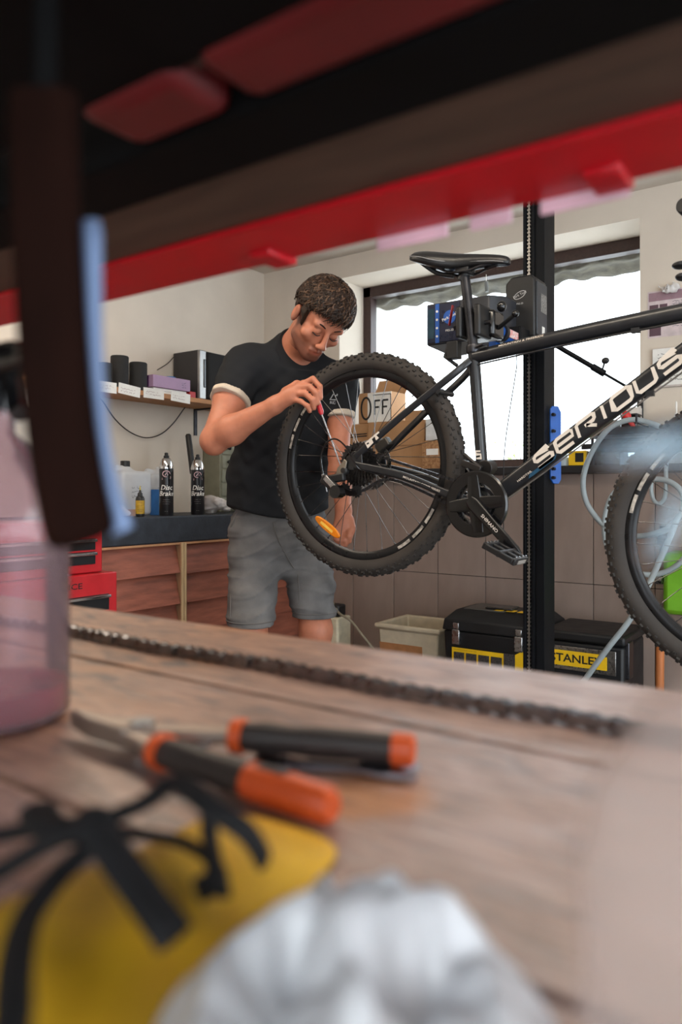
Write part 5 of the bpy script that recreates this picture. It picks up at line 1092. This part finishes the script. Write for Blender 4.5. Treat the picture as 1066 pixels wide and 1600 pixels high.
# t-shirt
fold = sines(21, 48, .0065, st=(1, 1, .6)); fine = sines(22, 120, .0022); dsp = lambda X, Y, Z: fold(X, Y, Z) + fine(X, Y, Z)
T = SDF(np.minimum(np.array(J['re']), np.array(J['pelvis'])) - .22, hi, .005)
cuffs = []
for s, e, r0, r1, tt in (('rs', 're', .070, .072, .47), ('ls', 'le', .068, .066, .47)):
    D = (J[e] - J[s]).normalized(); q = J[s].lerp(J[e], tt); T.cap(J[s], q + D * .03, r0, r1, .03, disp=dsp)
    T.half(q, D, np.array(q) - .11, np.array(q) + .13, .002); cuffs.append((q, D, r1))
T.ell(J['chest'] + fb * .01, (.205, .128, .20), TM, .05, disp=dsp); T.ell(at(437, 745, 2.82), (.202, .130, .19), TM, .06, disp=dsp); T.ell(at(434, 815, 2.85), (.200, .134, .20), TM, .05, disp=dsp)
T.cap(mid + Vector((0, 0, -.02)), J['rs'] + (mid - J['rs']) * .12, .088, .066, .05, disp=dsp); T.cap(mid + Vector((0, 0, -.03)), J['ls'] + (mid - J['ls']) * .12, .088, .066, .05, disp=dsp); T.cap(J['neck'] + Vector((0, 0, -.035)), J['rs'].lerp(J['neck'], .22), .062, .055, .05); T.cap(J['neck'] + Vector((0, 0, -.035)), J['ls'].lerp(J['neck'], .22), .062, .055, .05); T.cap(J['chest'].lerp(J['neck'], .5), J['neck'] - (J['head'] - J['neck']).normalized() * .02, .11, .082, .04, disp=dsp)
lat = lambda X, Y: (X - J['pelvis'].x) * rb.x + (Y - J['pelvis'].y) * rb.y
T.op(lambda X, Y, Z: Z - (.905 + .045 * (lat(X, Y) / .2) ** 2), T.lo, T.lo + T.n * T.h, .003, 'cut', pad=0)
nd = (Vector(hl(0, -.03, -.06)) - J['neck']).normalized(); nq = J['neck'] + nd * .012
T.half(nq + nd * .010, nd + fb * .25, np.array(nq) - .09, np.array(nq) + .10, .004)
m_tee = mat('black_cotton', (30, 31, 34), .92, var=.10, scale=8, bump=.12, bscale=500, spec=.25)
tee = link('t_shirt', T.mesh('t_shirt', base), m_tee, person)
cm = mat('cream_cuff', (190, 176, 160), .9, bump=.2, bscale=300)
for (q, D, r) in cuffs:
    cf = SDF(np.array(q) - .11, np.array(q) + .11, .004); cf.cap(q - D * .008, q + D * .010, r + .0015, r + .0015, .002, disp=dsp); cf.half(q - D * .012, -D); cf.half(q + D * .010, D)
    link('cuff', cf.mesh('cuff', base), cm, tee)
col_ = MB(); ax1 = (nd + fb * .25).normalized(); a1 = ax1.orthogonal().normalized(); b1 = ax1.cross(a1)
col_.tube([nq + nd * .004 + (a1 * math.cos(a) + b1 * math.sin(a)) * .073 for a in [2 * PI * i / 40 for i in range(40)]], .0055, 8, closed=True)
link('collar', col_.mesh('collar', base), mat('black_rib', (22, 22, 24), .9), tee)
def surf_at(V, px, py):
    d = V @ np.array([-SA, CA, 0.]); r = V @ np.array([CA, SA, 0.]); e = np.hypot(CX + FPX * r / d - px, HY - FPX * (V[:, 2] - CZ) / d - py)
    k = np.where(e < 3.5)[0]
    if not len(k): k = np.argsort(e)[:1]
    return Vector(V[k[np.argmin(d[k])]])
# printed chest logo
lg = MB(); cp0 = at(517, 622, 2.60); cn_ = (fb * .9 + rb * -.25 + Vector((0, 0, -.05))).normalized(); cux = Z1.cross(cn_).normalized(); cuy = cn_.cross(cux)
cp0 = surf_at(T.V, 520, 621) + cn_ * .006
strokes(lg, [[(-.022, -.004), (-.008, .016), (0, .006), (.006, .014), (.022, -.004)], [(-.026, -.006), (.026, -.006)]], cp0, cux, cuy, .004); text(lg, 'RIDER', cp0 - cuy * .017, cux, cuy, .014, .02, sx=1.3)
link('chest_logo', lg.mesh('chest_logo', base), mat('grey_shirt_print', (150, 150, 152), .8), tee)
# shorts
wr1 = sines(31, 42, .0055, st=(.5, .5, 1.5)); wr2 = sines(33, 110, .0026, st=(.35, .35, 1.3)); ds = lambda X, Y, Z: wr1(X, Y, Z) + wr2(X, Y, Z) - .0055 * (1 - np.abs(np.sin(43 * Z + 9 * (X * rb.x + Y * rb.y) + 1.2 * np.sin(17 * (X * rb.x + Y * rb.y)))))**5
Q = SDF(np.array([lo[0], lo[1], .42]), np.array([hi[0], hi[1], 1.05]), .005)
Q.ell(J['pelvis'] + Vector((0, 0, .03)), (.194, .126, .19), TM, .04, disp=ds)
for hp, kn, hem in (('rh', 'rk', at(391, 980, 2.70).z), ('lh', 'lk', at(494, 966, 2.80).z)):
    K = J[kn]; Q.cap(J[hp], K + Vector((0, 0, -.02)), .101, .082, .035, disp=ds)
    Q.op(lambda X, Y, Z, hem=hem: Z - hem + 0 * X + 0 * Y, (K.x - .13, K.y - .13, .40), (K.x + .13, K.y + .13, hem + .02), .002, 'cut', pad=0)
Q.op(lambda X, Y, Z: Z * -1 + .955 + 0 * X + 0 * Y, Q.lo, Q.lo + Q.n * Q.h, .002, 'cut', pad=0)
m_den = mat('grey_denim', (82, 80, 80), .9, col2=(112, 110, 110), scale=9, bump=.25, bscale=420)
sho = link('shorts', Q.mesh('shorts', base), m_den, person)
for hp, kn, hem in (('rh', 'rk', at(391, 980, 2.70).z), ('lh', 'lk', at(494, 966, 2.80).z)):
    K = J[kn]
    V_ = Q.V; m_ = (abs(V_[:, 2] - hem - .02) < .004) & (np.hypot(V_[:, 0] - K.x, V_[:, 1] - K.y) < .13); P_ = V_[m_]
    if len(P_) > 10:
        c_ = P_.mean(0); an = np.arctan2(P_[:, 1] - c_[1], P_[:, 0] - c_[0]); P_ = P_[np.argsort(an)][::max(1, len(P_) // 40)]
        link('hem_stitch', MB().tube([Vector((*(c_[:2] + (p_[:2] - c_[:2]) * 1.012), hem + .02)) for p_ in P_], .0022, 6, closed=True).mesh('hem_stitch', base), mat('denim_seam', (96, 92, 90), .9), sho)
# side pocket, fly and leg seams follow the cloth
for sm_ in (((352, 836), (358, 822), (364, 808), (368, 800)), ((352, 850), (355, 890), (357, 930), (358, 962)), ((430, 815), (436, 840), (448, 870), (462, 886)), ((464, 900), (466, 930), (464, 955))):
    link('seam', MB().tube(catmull([surf_at(Q.V, *q) for q in sm_], 4), .0024, 6).mesh('seam', base), mat('denim_seam', (96, 92, 90), .9), sho)
# shoes
for kn in ('rk', 'lk'):
    AN = J[kn + 'a']; s = SDF(np.array(AN) - .22, np.array(AN) + .25, .006); g0 = Vector((AN.x, AN.y, .05)) - fb * .03
    s.cap(g0, g0 + fb * .19 + Vector((0, 0, -.012)), .045, .038, .02); s.cap(Vector((AN.x, AN.y, .07)), Vector((AN.x, AN.y, .11)), .046, .044, .03); s.half((0, 0, 0), (0, 0, -1)); s.half((AN.x, AN.y, .135), (0, 0, 1))
    link('shoe', s.mesh('shoe', base), mat('dark_sneaker', (40, 40, 44), .7), person)
# screwdriver in his right hand
s0, s1, s2 = at(490, 604, 2.352), at(503, 648, 2.342), at(533, 729, 2.325)
t = Thing('screwdriver', 'thin screwdriver with red handle held in the man\'s hand', 'screwdriver', s1)
t.part('shaft', MB().cyl(s1, s2, .0026, .0024, 10), m_steel); t.part('handle', MB().tube([s0, s0.lerp(s1, .15), s0.lerp(s1, .6), s0.lerp(s1, .9), s1], .0088, 14, scl=[.6, 1, .92, 1, .55]), mat('red_tool_handle', (188, 40, 48), .35)); t.part('tip', MB().cyl(s2, s2 + (s2 - s1).normalized() * .006, .0028, .002, 8), m_darksteel)
# ================================================================ FOREGROUND WORKBENCH
BT = .87
m_wood = bpy.data.materials.new('worn_bench_wood'); m_wood.use_nodes = True
def bench_wood(m):
    nt = m.node_tree; N = nt.nodes; L = nt.links; b = N['Principled BSDF']; tc = N.new('ShaderNodeTexCoord'); oi = N.new('ShaderNodeObjectInfo')
    def noise(sc, st, det=6, dist=0.):
        mp = N.new('ShaderNodeMapping'); mp.inputs['Scale'].default_value = st; L.new(tc.outputs['Object'], mp.inputs[0]); n = N.new('ShaderNodeTexNoise'); n.inputs['Scale'].default_value = sc; n.inputs['Detail'].default_value = det; n.inputs['Distortion'].default_value = dist; L.new(mp.outputs[0], n.inputs['Vector']); return n.outputs['Fac']
    def ramp(f, a, b_, ca, cb):
        r = N.new('ShaderNodeValToRGB'); r.color_ramp.elements[0].position = a; r.color_ramp.elements[1].position = b_; r.color_ramp.elements[0].color = (*ca, 1); r.color_ramp.elements[1].color = (*cb, 1); L.new(f, r.inputs[0]); return r.outputs[0]
    def mix(f, a, c, mode='MIX'):
        x = N.new('ShaderNodeMix'); x.data_type = 'RGBA'; x.blend_type = mode
        if isinstance(f, (int, float)): x.inputs[0].default_value = f
        else: L.new(f, x.inputs[0])
        L.new(a, x.inputs[6]); L.new(c, x.inputs[7]); return x.outputs[2]
    grain = noise(22, (1.2, 9, 9), 8, .6); base = ramp(grain, .3, .72, lin((118, 80, 58)), lin((176, 130, 100)))
    blot = noise(14, (1, 1.8, 1), 6, 1.4); base = mix(ramp(blot, .42, .68, (0, 0, 0), (.75, .75, .75)), base, ramp(grain, .3, .7, lin((92, 62, 50)), lin((126, 88, 68))))
    warm = noise(6.5, (1, 1.2, 1), 2, .4); base = mix(ramp(warm, .55, .68, (0, 0, 0), (.7, .7, .7)), base, ramp(grain, .2, .8, lin((160, 100, 54)), lin((190, 132, 80))))
    dark = noise(26, (.8, 2.4, 1), 9, 1.0); base = mix(ramp(dark, .53, .64, (0, 0, 0), (.9, .9, .9)), base, ramp(grain, 0, 1, lin((50, 38, 36)), lin((70, 52, 48))))
    stn = N.new('ShaderNodeVectorMath'); stn.operation = 'DISTANCE'; mp2 = N.new('ShaderNodeMapping'); q_ = atZ(575, 1240, .87) - Vector((-.4, .2, 0)); mp2.inputs['Location'].default_value = -q_; L.new(tc.outputs['Object'], mp2.inputs[0])
    wn = N.new('ShaderNodeTexNoise'); wn.inputs['Scale'].default_value = 40; L.new(tc.outputs['Object'], wn.inputs['Vector']); wa = N.new('ShaderNodeVectorMath'); wa.operation = 'MULTIPLY_ADD'; wa.inputs[1].default_value = (.03, .03, 0); L.new(wn.outputs['Color'], wa.inputs[0]); L.new(mp2.outputs[0], wa.inputs[2]); L.new(wa.outputs[0], stn.inputs[0]); stn.inputs[1].default_value = (.015, .015, q_.z - q_.z)
    varnish = stn.outputs['Value']          # a leftover patch of amber varnish with a ragged edge
    sx = N.new('ShaderNodeSeparateXYZ'); L.new(tc.outputs['Object'], sx.inputs[0])          # window sheen painted into the wood, paler towards the right-hand end
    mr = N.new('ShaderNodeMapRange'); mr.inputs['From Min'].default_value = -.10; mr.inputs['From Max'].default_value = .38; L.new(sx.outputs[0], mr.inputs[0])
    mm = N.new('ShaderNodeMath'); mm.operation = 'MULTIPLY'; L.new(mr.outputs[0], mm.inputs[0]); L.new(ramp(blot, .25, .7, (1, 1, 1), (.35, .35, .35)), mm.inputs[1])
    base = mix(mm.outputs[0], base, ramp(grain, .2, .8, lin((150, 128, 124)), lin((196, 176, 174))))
    base = mix(ramp(varnish, .022, .034, (.8, .8, .8), (0, 0, 0)), base, ramp(grain, .2, .8, lin((158, 96, 44)), lin((196, 128, 64))))
    scr = noise(70, (.18, 5, 1), 6, .5); base = mix(ramp(scr, .60, .68, (0, 0, 0), (.6, .6, .6)), base, ramp(grain, 0, 1, lin((60, 42, 34)), lin((84, 62, 50))))
    L.new(base, b.inputs['Base Color'])
    rg = N.new('ShaderNodeMapRange'); rg.inputs['To Min'].default_value = .30; rg.inputs['To Max'].default_value = .44; b.inputs['Specular IOR Level'].default_value = 1.0; L.new(blot, rg.inputs[0]); L.new(rg.outputs[0], b.inputs['Roughness'])
    bp = N.new('ShaderNodeBump'); bp.inputs['Strength'].default_value = .35; bp.inputs['Distance'].default_value = .002; L.new(grain, bp.inputs['Height']); L.new(bp.outputs[0], b.inputs['Normal'])
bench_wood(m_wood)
t = Thing('workbench', 'worn brown wooden workbench in the foreground under the bicycle chain', 'workbench', (-.4, .2, 0))
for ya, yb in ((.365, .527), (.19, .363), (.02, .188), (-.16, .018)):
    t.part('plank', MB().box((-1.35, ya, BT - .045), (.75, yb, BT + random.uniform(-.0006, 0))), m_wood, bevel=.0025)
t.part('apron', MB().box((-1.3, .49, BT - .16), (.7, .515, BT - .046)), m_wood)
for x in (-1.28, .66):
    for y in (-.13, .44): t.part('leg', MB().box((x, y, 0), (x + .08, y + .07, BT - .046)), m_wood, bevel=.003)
# chain along the bench: two link kinds shared by all links
t = Thing('bicycle_chain', 'long steel bicycle chain laid straight across the workbench', 'chain', (-.4, .412, BT)); pit = .0127
def eight(L_, r, w):
    P = []
    for cx, a0 in ((L_ / 2, -PI / 2), (-L_ / 2, PI / 2)):
        for i in range(7): a = a0 + PI * i / 6; P.append((cx + r * math.cos(a), r * math.sin(a)))
    P.insert(7, (0, r * w)); P.append((0, -r * w)); return P
def linkmesh(name, yo, rol):
    b = MB()
    for s in (-1, 1): b.prism(eight(pit, .0042, .68), Vector((0, s * yo + .0005, 0)), X1, Z1, .001)
    if rol:
        for x in (-pit / 2, pit / 2): b.cyl((x, -.0024, 0), (x, .0024, 0), .0038, n=10)
    else:
        for x in (-pit / 2, pit / 2): b.cyl((x, -.0042, 0), (x, .0042, 0), .0018, n=8)
    me = b.mesh(name, smooth=30); me.materials.append(mat('chain_steel', (126, 124, 126), .28, 1, var=.3, scale=90)); return me
lo_, li_ = linkmesh('outer_link', .0033, False), linkmesh('inner_link', .0022, True)
for i in range(57):
    x = -.052 - i * pit; o = link('link', (lo_, li_)[i % 2], None, t.o, Vector((x, .412 + .0022 * math.sin(i * .33) + .001 * math.sin(i * 1.1), BT + .0046)) - t.loc); o.rotation_euler = (.05 * math.sin(i * 2.1), 0, .004 * math.cos(i * .33))
# cable cutter
m_hand = mat('dark_grey_grip', (46, 40, 38), .5, var=.15); m_org = mat('orange_grip', (206, 84, 36), .42, var=.08); m_tool = mat('worn_tool_steel', (150, 136, 126), .45, .8, var=.2)
def bz(px, py, z): return atZ(px, py, z)
t = Thing('cable_cutter', 'cable cutter with dark grey and orange handles lying open on the bench', 'pliers', bz(230, 1140, BT))
ZT = BT + .0085
def handle(pA, pB, pC, pD, flat):
    # pA jaw pivot side, pB collar, pC..pD handle end
    t.part('arm', MB().sweep([pA, pA.lerp(pB, .55), pB], rsec(.013, .008), scl=[.9, .9, .8]), m_tool)
    t.part('collar', MB().cyl(pB - (pC - pB).normalized() * .003, pB + (pC - pB).normalized() * .003, .0082, .0088, 16), m_org)
    g = pB + (pC - pB).normalized() * .003; h_ = pD
    gr = t.part('grip', MB().tube([g, g.lerp(h_, .12), g.lerp(h_, .3), g.lerp(h_, .45), g.lerp(h_, .8), g.lerp(h_, .985)], .0074, 16, scl=[.9, 1.02, .9, 1.0, .95, .9]), m_hand)
    return gr, g
pv = bz(222, 1146, ZT)
u1 = bz(372, 1150, ZT + .003); u2 = bz(640, 1172, ZT + .002); gr, g = handle(pv, u1, u2, u2, 0)
t.part('end_cap', MB().tube([g.lerp(u2, .9), g.lerp(u2, .93), g.lerp(u2, 1.02), g.lerp(u2, 1.035)], .0076, 16, scl=[.98, 1.02, .98, .6]), m_org)
v1 = bz(252, 1174, ZT); v2 = bz(520, 1262, ZT - .001); gr, g = handle(bz(180, 1142, ZT), v1, v2, v2, 0)
t.part('end_cap', MB().tube([g.lerp(v2, .55), g.lerp(v2, .6), g.lerp(v2, .97), g.lerp(v2, 1.0)], .0080, 16, scl=[.98, 1.02, .98, .7]), m_org)
t.part('cap_inlay', MB().cbox(g.lerp(v2, .68) + Vector((0, 0, .006)), (.018, .006, .005), Matrix.Rotation(math.atan2((v2 - g).y, (v2 - g).x), 3, 'Z')), m_hand, bevel=.002)
jw = [bz(108, 1134, ZT - .004), bz(135, 1150, ZT - .003), bz(190, 1156, ZT), bz(240, 1152, ZT), bz(232, 1138, ZT), bz(180, 1136, ZT), bz(140, 1126, ZT)]
zc = BT + .004; t.part('jaw', MB().add([Vector((p.x, p.y, zc)) for p in jw] + [Vector((p.x, p.y, zc + .010)) for p in jw], [tuple(range(6, -1, -1)), tuple(range(7, 14))] + [(i, (i + 1) % 7, 7 + (i + 1) % 7, 7 + i) for i in range(7)]), m_tool, bevel=.0015)
t.part('pivot_bolt', MB().cyl(Vector((pv.x, pv.y, BT + .001)), Vector((pv.x, pv.y, BT + .0150)), .0065, n=20), m_steel)
t.part('return_spring', MB().tube(catmull([bz(255, 1150, ZT), bz(300, 1156, ZT), bz(330, 1162, ZT), bz(300, 1168, ZT)], 5), .0012, 6), m_steel)
# flat steel spanner under the handles
a, b = bz(395, 1196, BT), bz(655, 1214, BT); dr_ = (b - a).normalized(); nr = Vector((-dr_.y, dr_.x, 0)); L_ = (b - a).length
sp = MB().prism([(0, -.007), (.01, -.009), (.022, -.004), (L_ - .03, -.0035), (L_ - .018, -.008), (L_, -.007), (L_ - .008, 0), (L_, .007), (L_ - .018, .008), (L_ - .03, .0035), (.022, .004), (.01, .009), (0, .007)], Vector((a.x, a.y, BT + .0005)), dr_, nr, .003)
solo('cone_spanner', sp, mat('bright_tool_steel', (150, 156, 168), .3, 1, var=.1), 'thin flat steel spanner lying under the cable cutter handle', 'spanner', a, bevel=.0006)
# yellow pouch
def cushion(out, z0, hgt, wob, seed, rings=7):
    c = sum((Vector(p) for p in out), Vector()) / len(out); P = catmull(out, 5, closed=True); n = len(P); b = MB(); vs = []; rr = random.Random(seed)
    w1 = sines(seed, 150, wob)
    for k in range(rings + 1):
        f = 1 - k / rings; z = z0 + hgt * (1 - f ** 2.2) if k else z0 + .001
        for p in P:
            q = c.lerp(p, f if k else 1); dz = float(w1(np.array(q.x), np.array(q.y), np.array(0.))) * (1 - f) if k else 0; vs.append(Vector((q.x, q.y, z + dz)))
    fs = [(k * n + i, k * n + (i + 1) % n, (k + 1) * n + (i + 1) % n, (k + 1) * n + i) for k in range(rings) for i in range(n)] + [tuple(reversed(range(n)))]
    return b.add(vs, fs)
m_yel = mat('yellow_pouch_fabric', (222, 172, 34), .6, var=.15, scale=30, bump=.2)
PZ = BT + .008
out = [bz(*q, PZ) for q in ((215, 1300), (330, 1250), (420, 1252), (525, 1296), (470, 1372), (400, 1450), (300, 1530), (190, 1640), (60, 1720), (-120, 1700), (-210, 1560), (-140, 1440), (20, 1370))]
t = Thing('pouch', 'yellow fabric pouch with black cord ties on the bench', 'pouch', out[5]); t.part('pouch_body', cushion(out, BT + .0005, .014, .003, 5), m_yel, smooth=80)
m_cord = mat('black_webbing', (20, 20, 23), .8, var=.2, scale=80)
def strap(pts, r=.0042, fl=.55): t.part('cord', MB().tube(catmull([atZ(px, py, BT + .016 + dz) for px, py, dz in pts], 6), r, 10, flat=fl), m_cord)
strap([(-120, 1330, 0), (0, 1305, .006), (75, 1292, .012), (150, 1283, .016), (225, 1255, .018), (275, 1222, .020), (330, 1262, .020), (385, 1300, .014), (412, 1342, .004)])
strap([(-60, 1400, 0), (20, 1350, .006), (90, 1310, .014), (150, 1290, .018)])
strap([(150, 1290, .018), (175, 1330, .014), (215, 1385, .009), (255, 1440, .005), (275, 1468, .002)], .0058)
strap([(150, 1318, .012), (95, 1365, .008), (45, 1430, .006), (25, 1500, .006), (20, 1580, .006), (10, 1680, .003)], .0042)
strap([(170, 1300, .014), (230, 1305, .008), (290, 1318, .004), (335, 1350, .003), (345, 1395, .001)], .0034)
strap([(275, 1222, .018), (320, 1250, .012), (328, 1310, .006), (335, 1370, .002), (310, 1392, .001)], .0036)
strap([(60, 1268, .012), (75, 1290, .014), (120, 1300, .016), (165, 1278, .018)], .0062)
kn = atZ(150, 1292, BT + .032); t.part('knot', MB().ell(kn, (.008, .006, .006)), m_cord)
# crumpled white plastic bag
def bag(name, px, py, sx_, sy_, hgt, m, label, seed, rot):
    c = atZ(px, py, BT); n1, n2 = 120, 60; vs = []; w1 = sines(seed, 120, .55); w2 = sines(seed + 1, 300, .45); w3 = sines(seed + 2, 700, .12)
    for k in range(n2 + 1):
        f = k / n2
        for i in range(n1):
            a = 2 * PI * i / n1; rad = 1 + .10 * math.sin(3 * a + seed) + .06 * math.sin(7 * a + 2 * seed); r_ = math.sin(f * PI / 2) if k else 0.001
            x = math.cos(a) * sx_ * rad * r_; y = math.sin(a) * sy_ * rad * r_; X = c.x + x * math.cos(rot) - y * math.sin(rot); Yw = c.y + x * math.sin(rot) + y * math.cos(rot)
            A = (np.array(X), np.array(Yw), np.array(0.)); e_ = float(abs(w1(*A)) * -1.1 + abs(w2(*A)) + w3(*A)); z = BT + .0008 + hgt * max(0, (1 - r_ ** 3) * (1 + .75 * e_)) * (1 if k < n2 else 0)
            vs.append(Vector((X, Yw, z)))
    fs = [(k * n1 + i, (k + 1) * n1 + i, (k + 1) * n1 + (i + 1) % n1, k * n1 + (i + 1) % n1) for k in range(n2) for i in range(n1)] + [tuple(range(n1))]
    b = MB().add(vs, fs); return solo(name, b, m, label, 'plastic bag', Vector((c.x, c.y, BT)), smooth=75)
m_bag = mat('white_plastic_film', (240, 243, 248), .2, var=.03, transl=.25, coat=.5)
bag('plastic_bag', 555, 1625, .049, .047, .024, m_bag, 'crumpled white plastic bag at the near edge of the bench', 3, YAW)
# spray bottles
def spray_bottle(p, r, hb, label, mb_, mh, mliq, level, nozdir, hs=1.0, hasliq=True):
    t = Thing('spray_bottle', label, 'spray bottle', p); t.part('bottle', MB().lathe([(r * .9, 0), (r, .004), (r, hb * .62), (r * 1.03, hb * .66), (r * .92, hb * .78), (r * .6, hb * .92), (.011 * hs, hb), (.011 * hs, hb + .012)], p, n=36), mb_, smooth=60)
    if hasliq: t.part('liquid', MB().lathe([(r * .86, .003), (r * .95, .006), (r * .95, level)], p, n=32), mliq)
    d = Vector(nozdir).normalized(); sd_ = Z1.cross(d); c = p + Z1 * (hb + .012)
    t.part('collar', MB().lathe([(.0145 * hs, 0), (.0145 * hs, .016), (.011 * hs, .018)], c, n=24), mh)
    M = Matrix((d, sd_, Z1)).transposed()
    hd = t.part('spray_head', MB().sweep([c + d * -.018 * hs + Z1 * .022, c + Z1 * .026, c + d * .03 * hs + Z1 * .027, c + d * .042 * hs + Z1 * .026], rsec(.020 * hs, .022 * hs), scl=[.8, 1, .85, .6]), mh)
    t.part('nozzle', MB().cyl(c + d * .042 * hs + Z1 * .026, c + d * .054 * hs + Z1 * .026, .007 * hs, n=14), mh, hd); t.part('trigger', MB().tube(catmull([c + d * .024 * hs + Z1 * .018, c + d * .030 * hs + Z1 * .018 * (1 - hs), c + d * .036 * hs + Z1 * (.018 - .022 * hs)], 4), .0048 * hs, 8), mh, hd)
    return t
m_pinkb = clear_plastic('pinkish_clear_plastic', (206, 172, 182), .26); m_pinkl = mat('pink_liquid', (206, 70, 96), .1, clear=.35)
pb = atZ(-8, 1122, BT); spray_bottle(pb, .041, .165, 'pinkish clear spray bottle with black head at the left of the bench', m_pinkb, m_blackgloss, m_pinkl, .02, camdir(.6, 0, -.6))
m_clr = mat('milky_clear_plastic', (240, 226, 220), .15, var=.04, clear=.66, transl=.3); m_pale = clear_plastic('pale_blue_head', (190, 216, 232), .24)
pr_ = Vector((0, 0, 0)) + camdir((1155 - CX) / FPX * .125, 0, .125); pr_.z = BT
spray_bottle(pr_, .0255, .099, 'milky spray bottle with pale blue head at the right edge of the bench', m_clr, m_pale, m_pale, .0, camdir(-1, 0, .1), hs=.42, hasliq=False)

# ================================================================ OVERHEAD RACK
m_redp = mat('red_plastic', (206, 22, 38), .35, var=.08, transl=.28, coat=.2); m_brown = mat('dark_brown_board', (74, 56, 46), .6, var=.25, scale=14, stretch=(1, 5, 5)); m_rail = mat('black_rack_steel', (11, 11, 12), .7, spec=.1)
OH = 1.168
t = Thing('overhead_rack', 'dark overhead tool rack with red plastic edges above the bench', 'rack', (-.4, .25, BT))
t.part('underside_board', MB().box((-1.2, .282, OH + .002), (.75, .352, OH + .02)), m_brown, bevel=.002)
t.part('red_edge', MB().box((-.83, .350, OH - .002), (.75, .412, OH + .003)).box((-.83, .409, OH - .002), (.75, .413, OH + .030)), m_redp, bevel=.0015)
for xx in (-.62, -.35, -.12, .05): t.part('edge_clip', MB().box((xx, .385, OH - .006), (xx + .02, .416, OH + .02)), m_redp, bevel=.002)
t.part('steel_rail', MB().box((-1.2, .238, OH - .004), (.75, .282, OH + .03)), m_rail, bevel=.003)
for xa, xb in ((-.212, .75), (-.285, -.222)): t.part('red_rail', MB().box((xa, .200, OH - .004), (xb, .238, OH + .03)), mat('dark_red_rail', (96, 18, 22), .5), bevel=.008)
for pa_, pb_ in ((590, 700), (735, 800), (845, 985)):
    qa, qb = atY(pa_, 330, .415).x, atY(pb_, 330, .415).x; t.part('pink_strip', MB().box((qa, .4135, OH - .009), (qb, .4165, OH + .012)), mat('clear_pink_strip', (240, 214, 228), .15, clear=.15, transl=.45), bevel=.001)  # pale pink translucent strips along the red edge
t.part('rear_board', MB().box((-1.2, -.16, OH), (.75, .206, OH + .03)), m_rail, bevel=.002)
for xx in (-1.2, .70):
    for yy in (.0, .25): t.part('upright', MB().box((xx, yy, BT + .001), (xx + .04, yy + .03, OH + .002)), m_rail, bevel=.002)
# hanging tool with dark wooden handle
t = Thing('hanging_tool', 'dark brown tool handle with a painted window glint hanging at the left', 'tool', at(90, 850, .24))
hd_ = [(70, 150), (72, 300), (78, 450), (88, 600), (104, 730), (122, 820), (130, 850)]
P = [at(px, py, .24) for px, py in hd_]
t.part('handle', MB().sweep(catmull(P, 4), rsec(.0225, .012, r=.45), up=camdir(0, 0, 1), scl=[(.95 + .05 * i / 24, 1) for i in range(21)] + [(.97, 1), (.9, .95), (.72, .85), (.4, .6)]), mat('dark_handle_wood', (30, 15, 11), .8, spec=.05, var=.2, scale=20, stretch=(4, 4, 1)), bevel=0)
ed = [(142, 345), (141, 450), (143, 560), (152, 680), (170, 770), (192, 830)]
P = [at(px, py, .245) for px, py in ed]
t.part('window_glint', MB().sweep(catmull(P, 4), rsec(.0078, .004), up=camdir(0, 0, 1), scl=[.8] + [1] * 19 + [.9]), mat('window_glint_blue', (120, 140, 176), .5, .5, var=.05))  # pale blue strip painted as window light glancing off the handle
t.part('hanger_strap', MB().tube([at(70, 160, .24), at(72, 60, .235), Vector((at(72, 60, .235).x, at(72, 60, .235).y, OH))], .004, 8), m_rail)
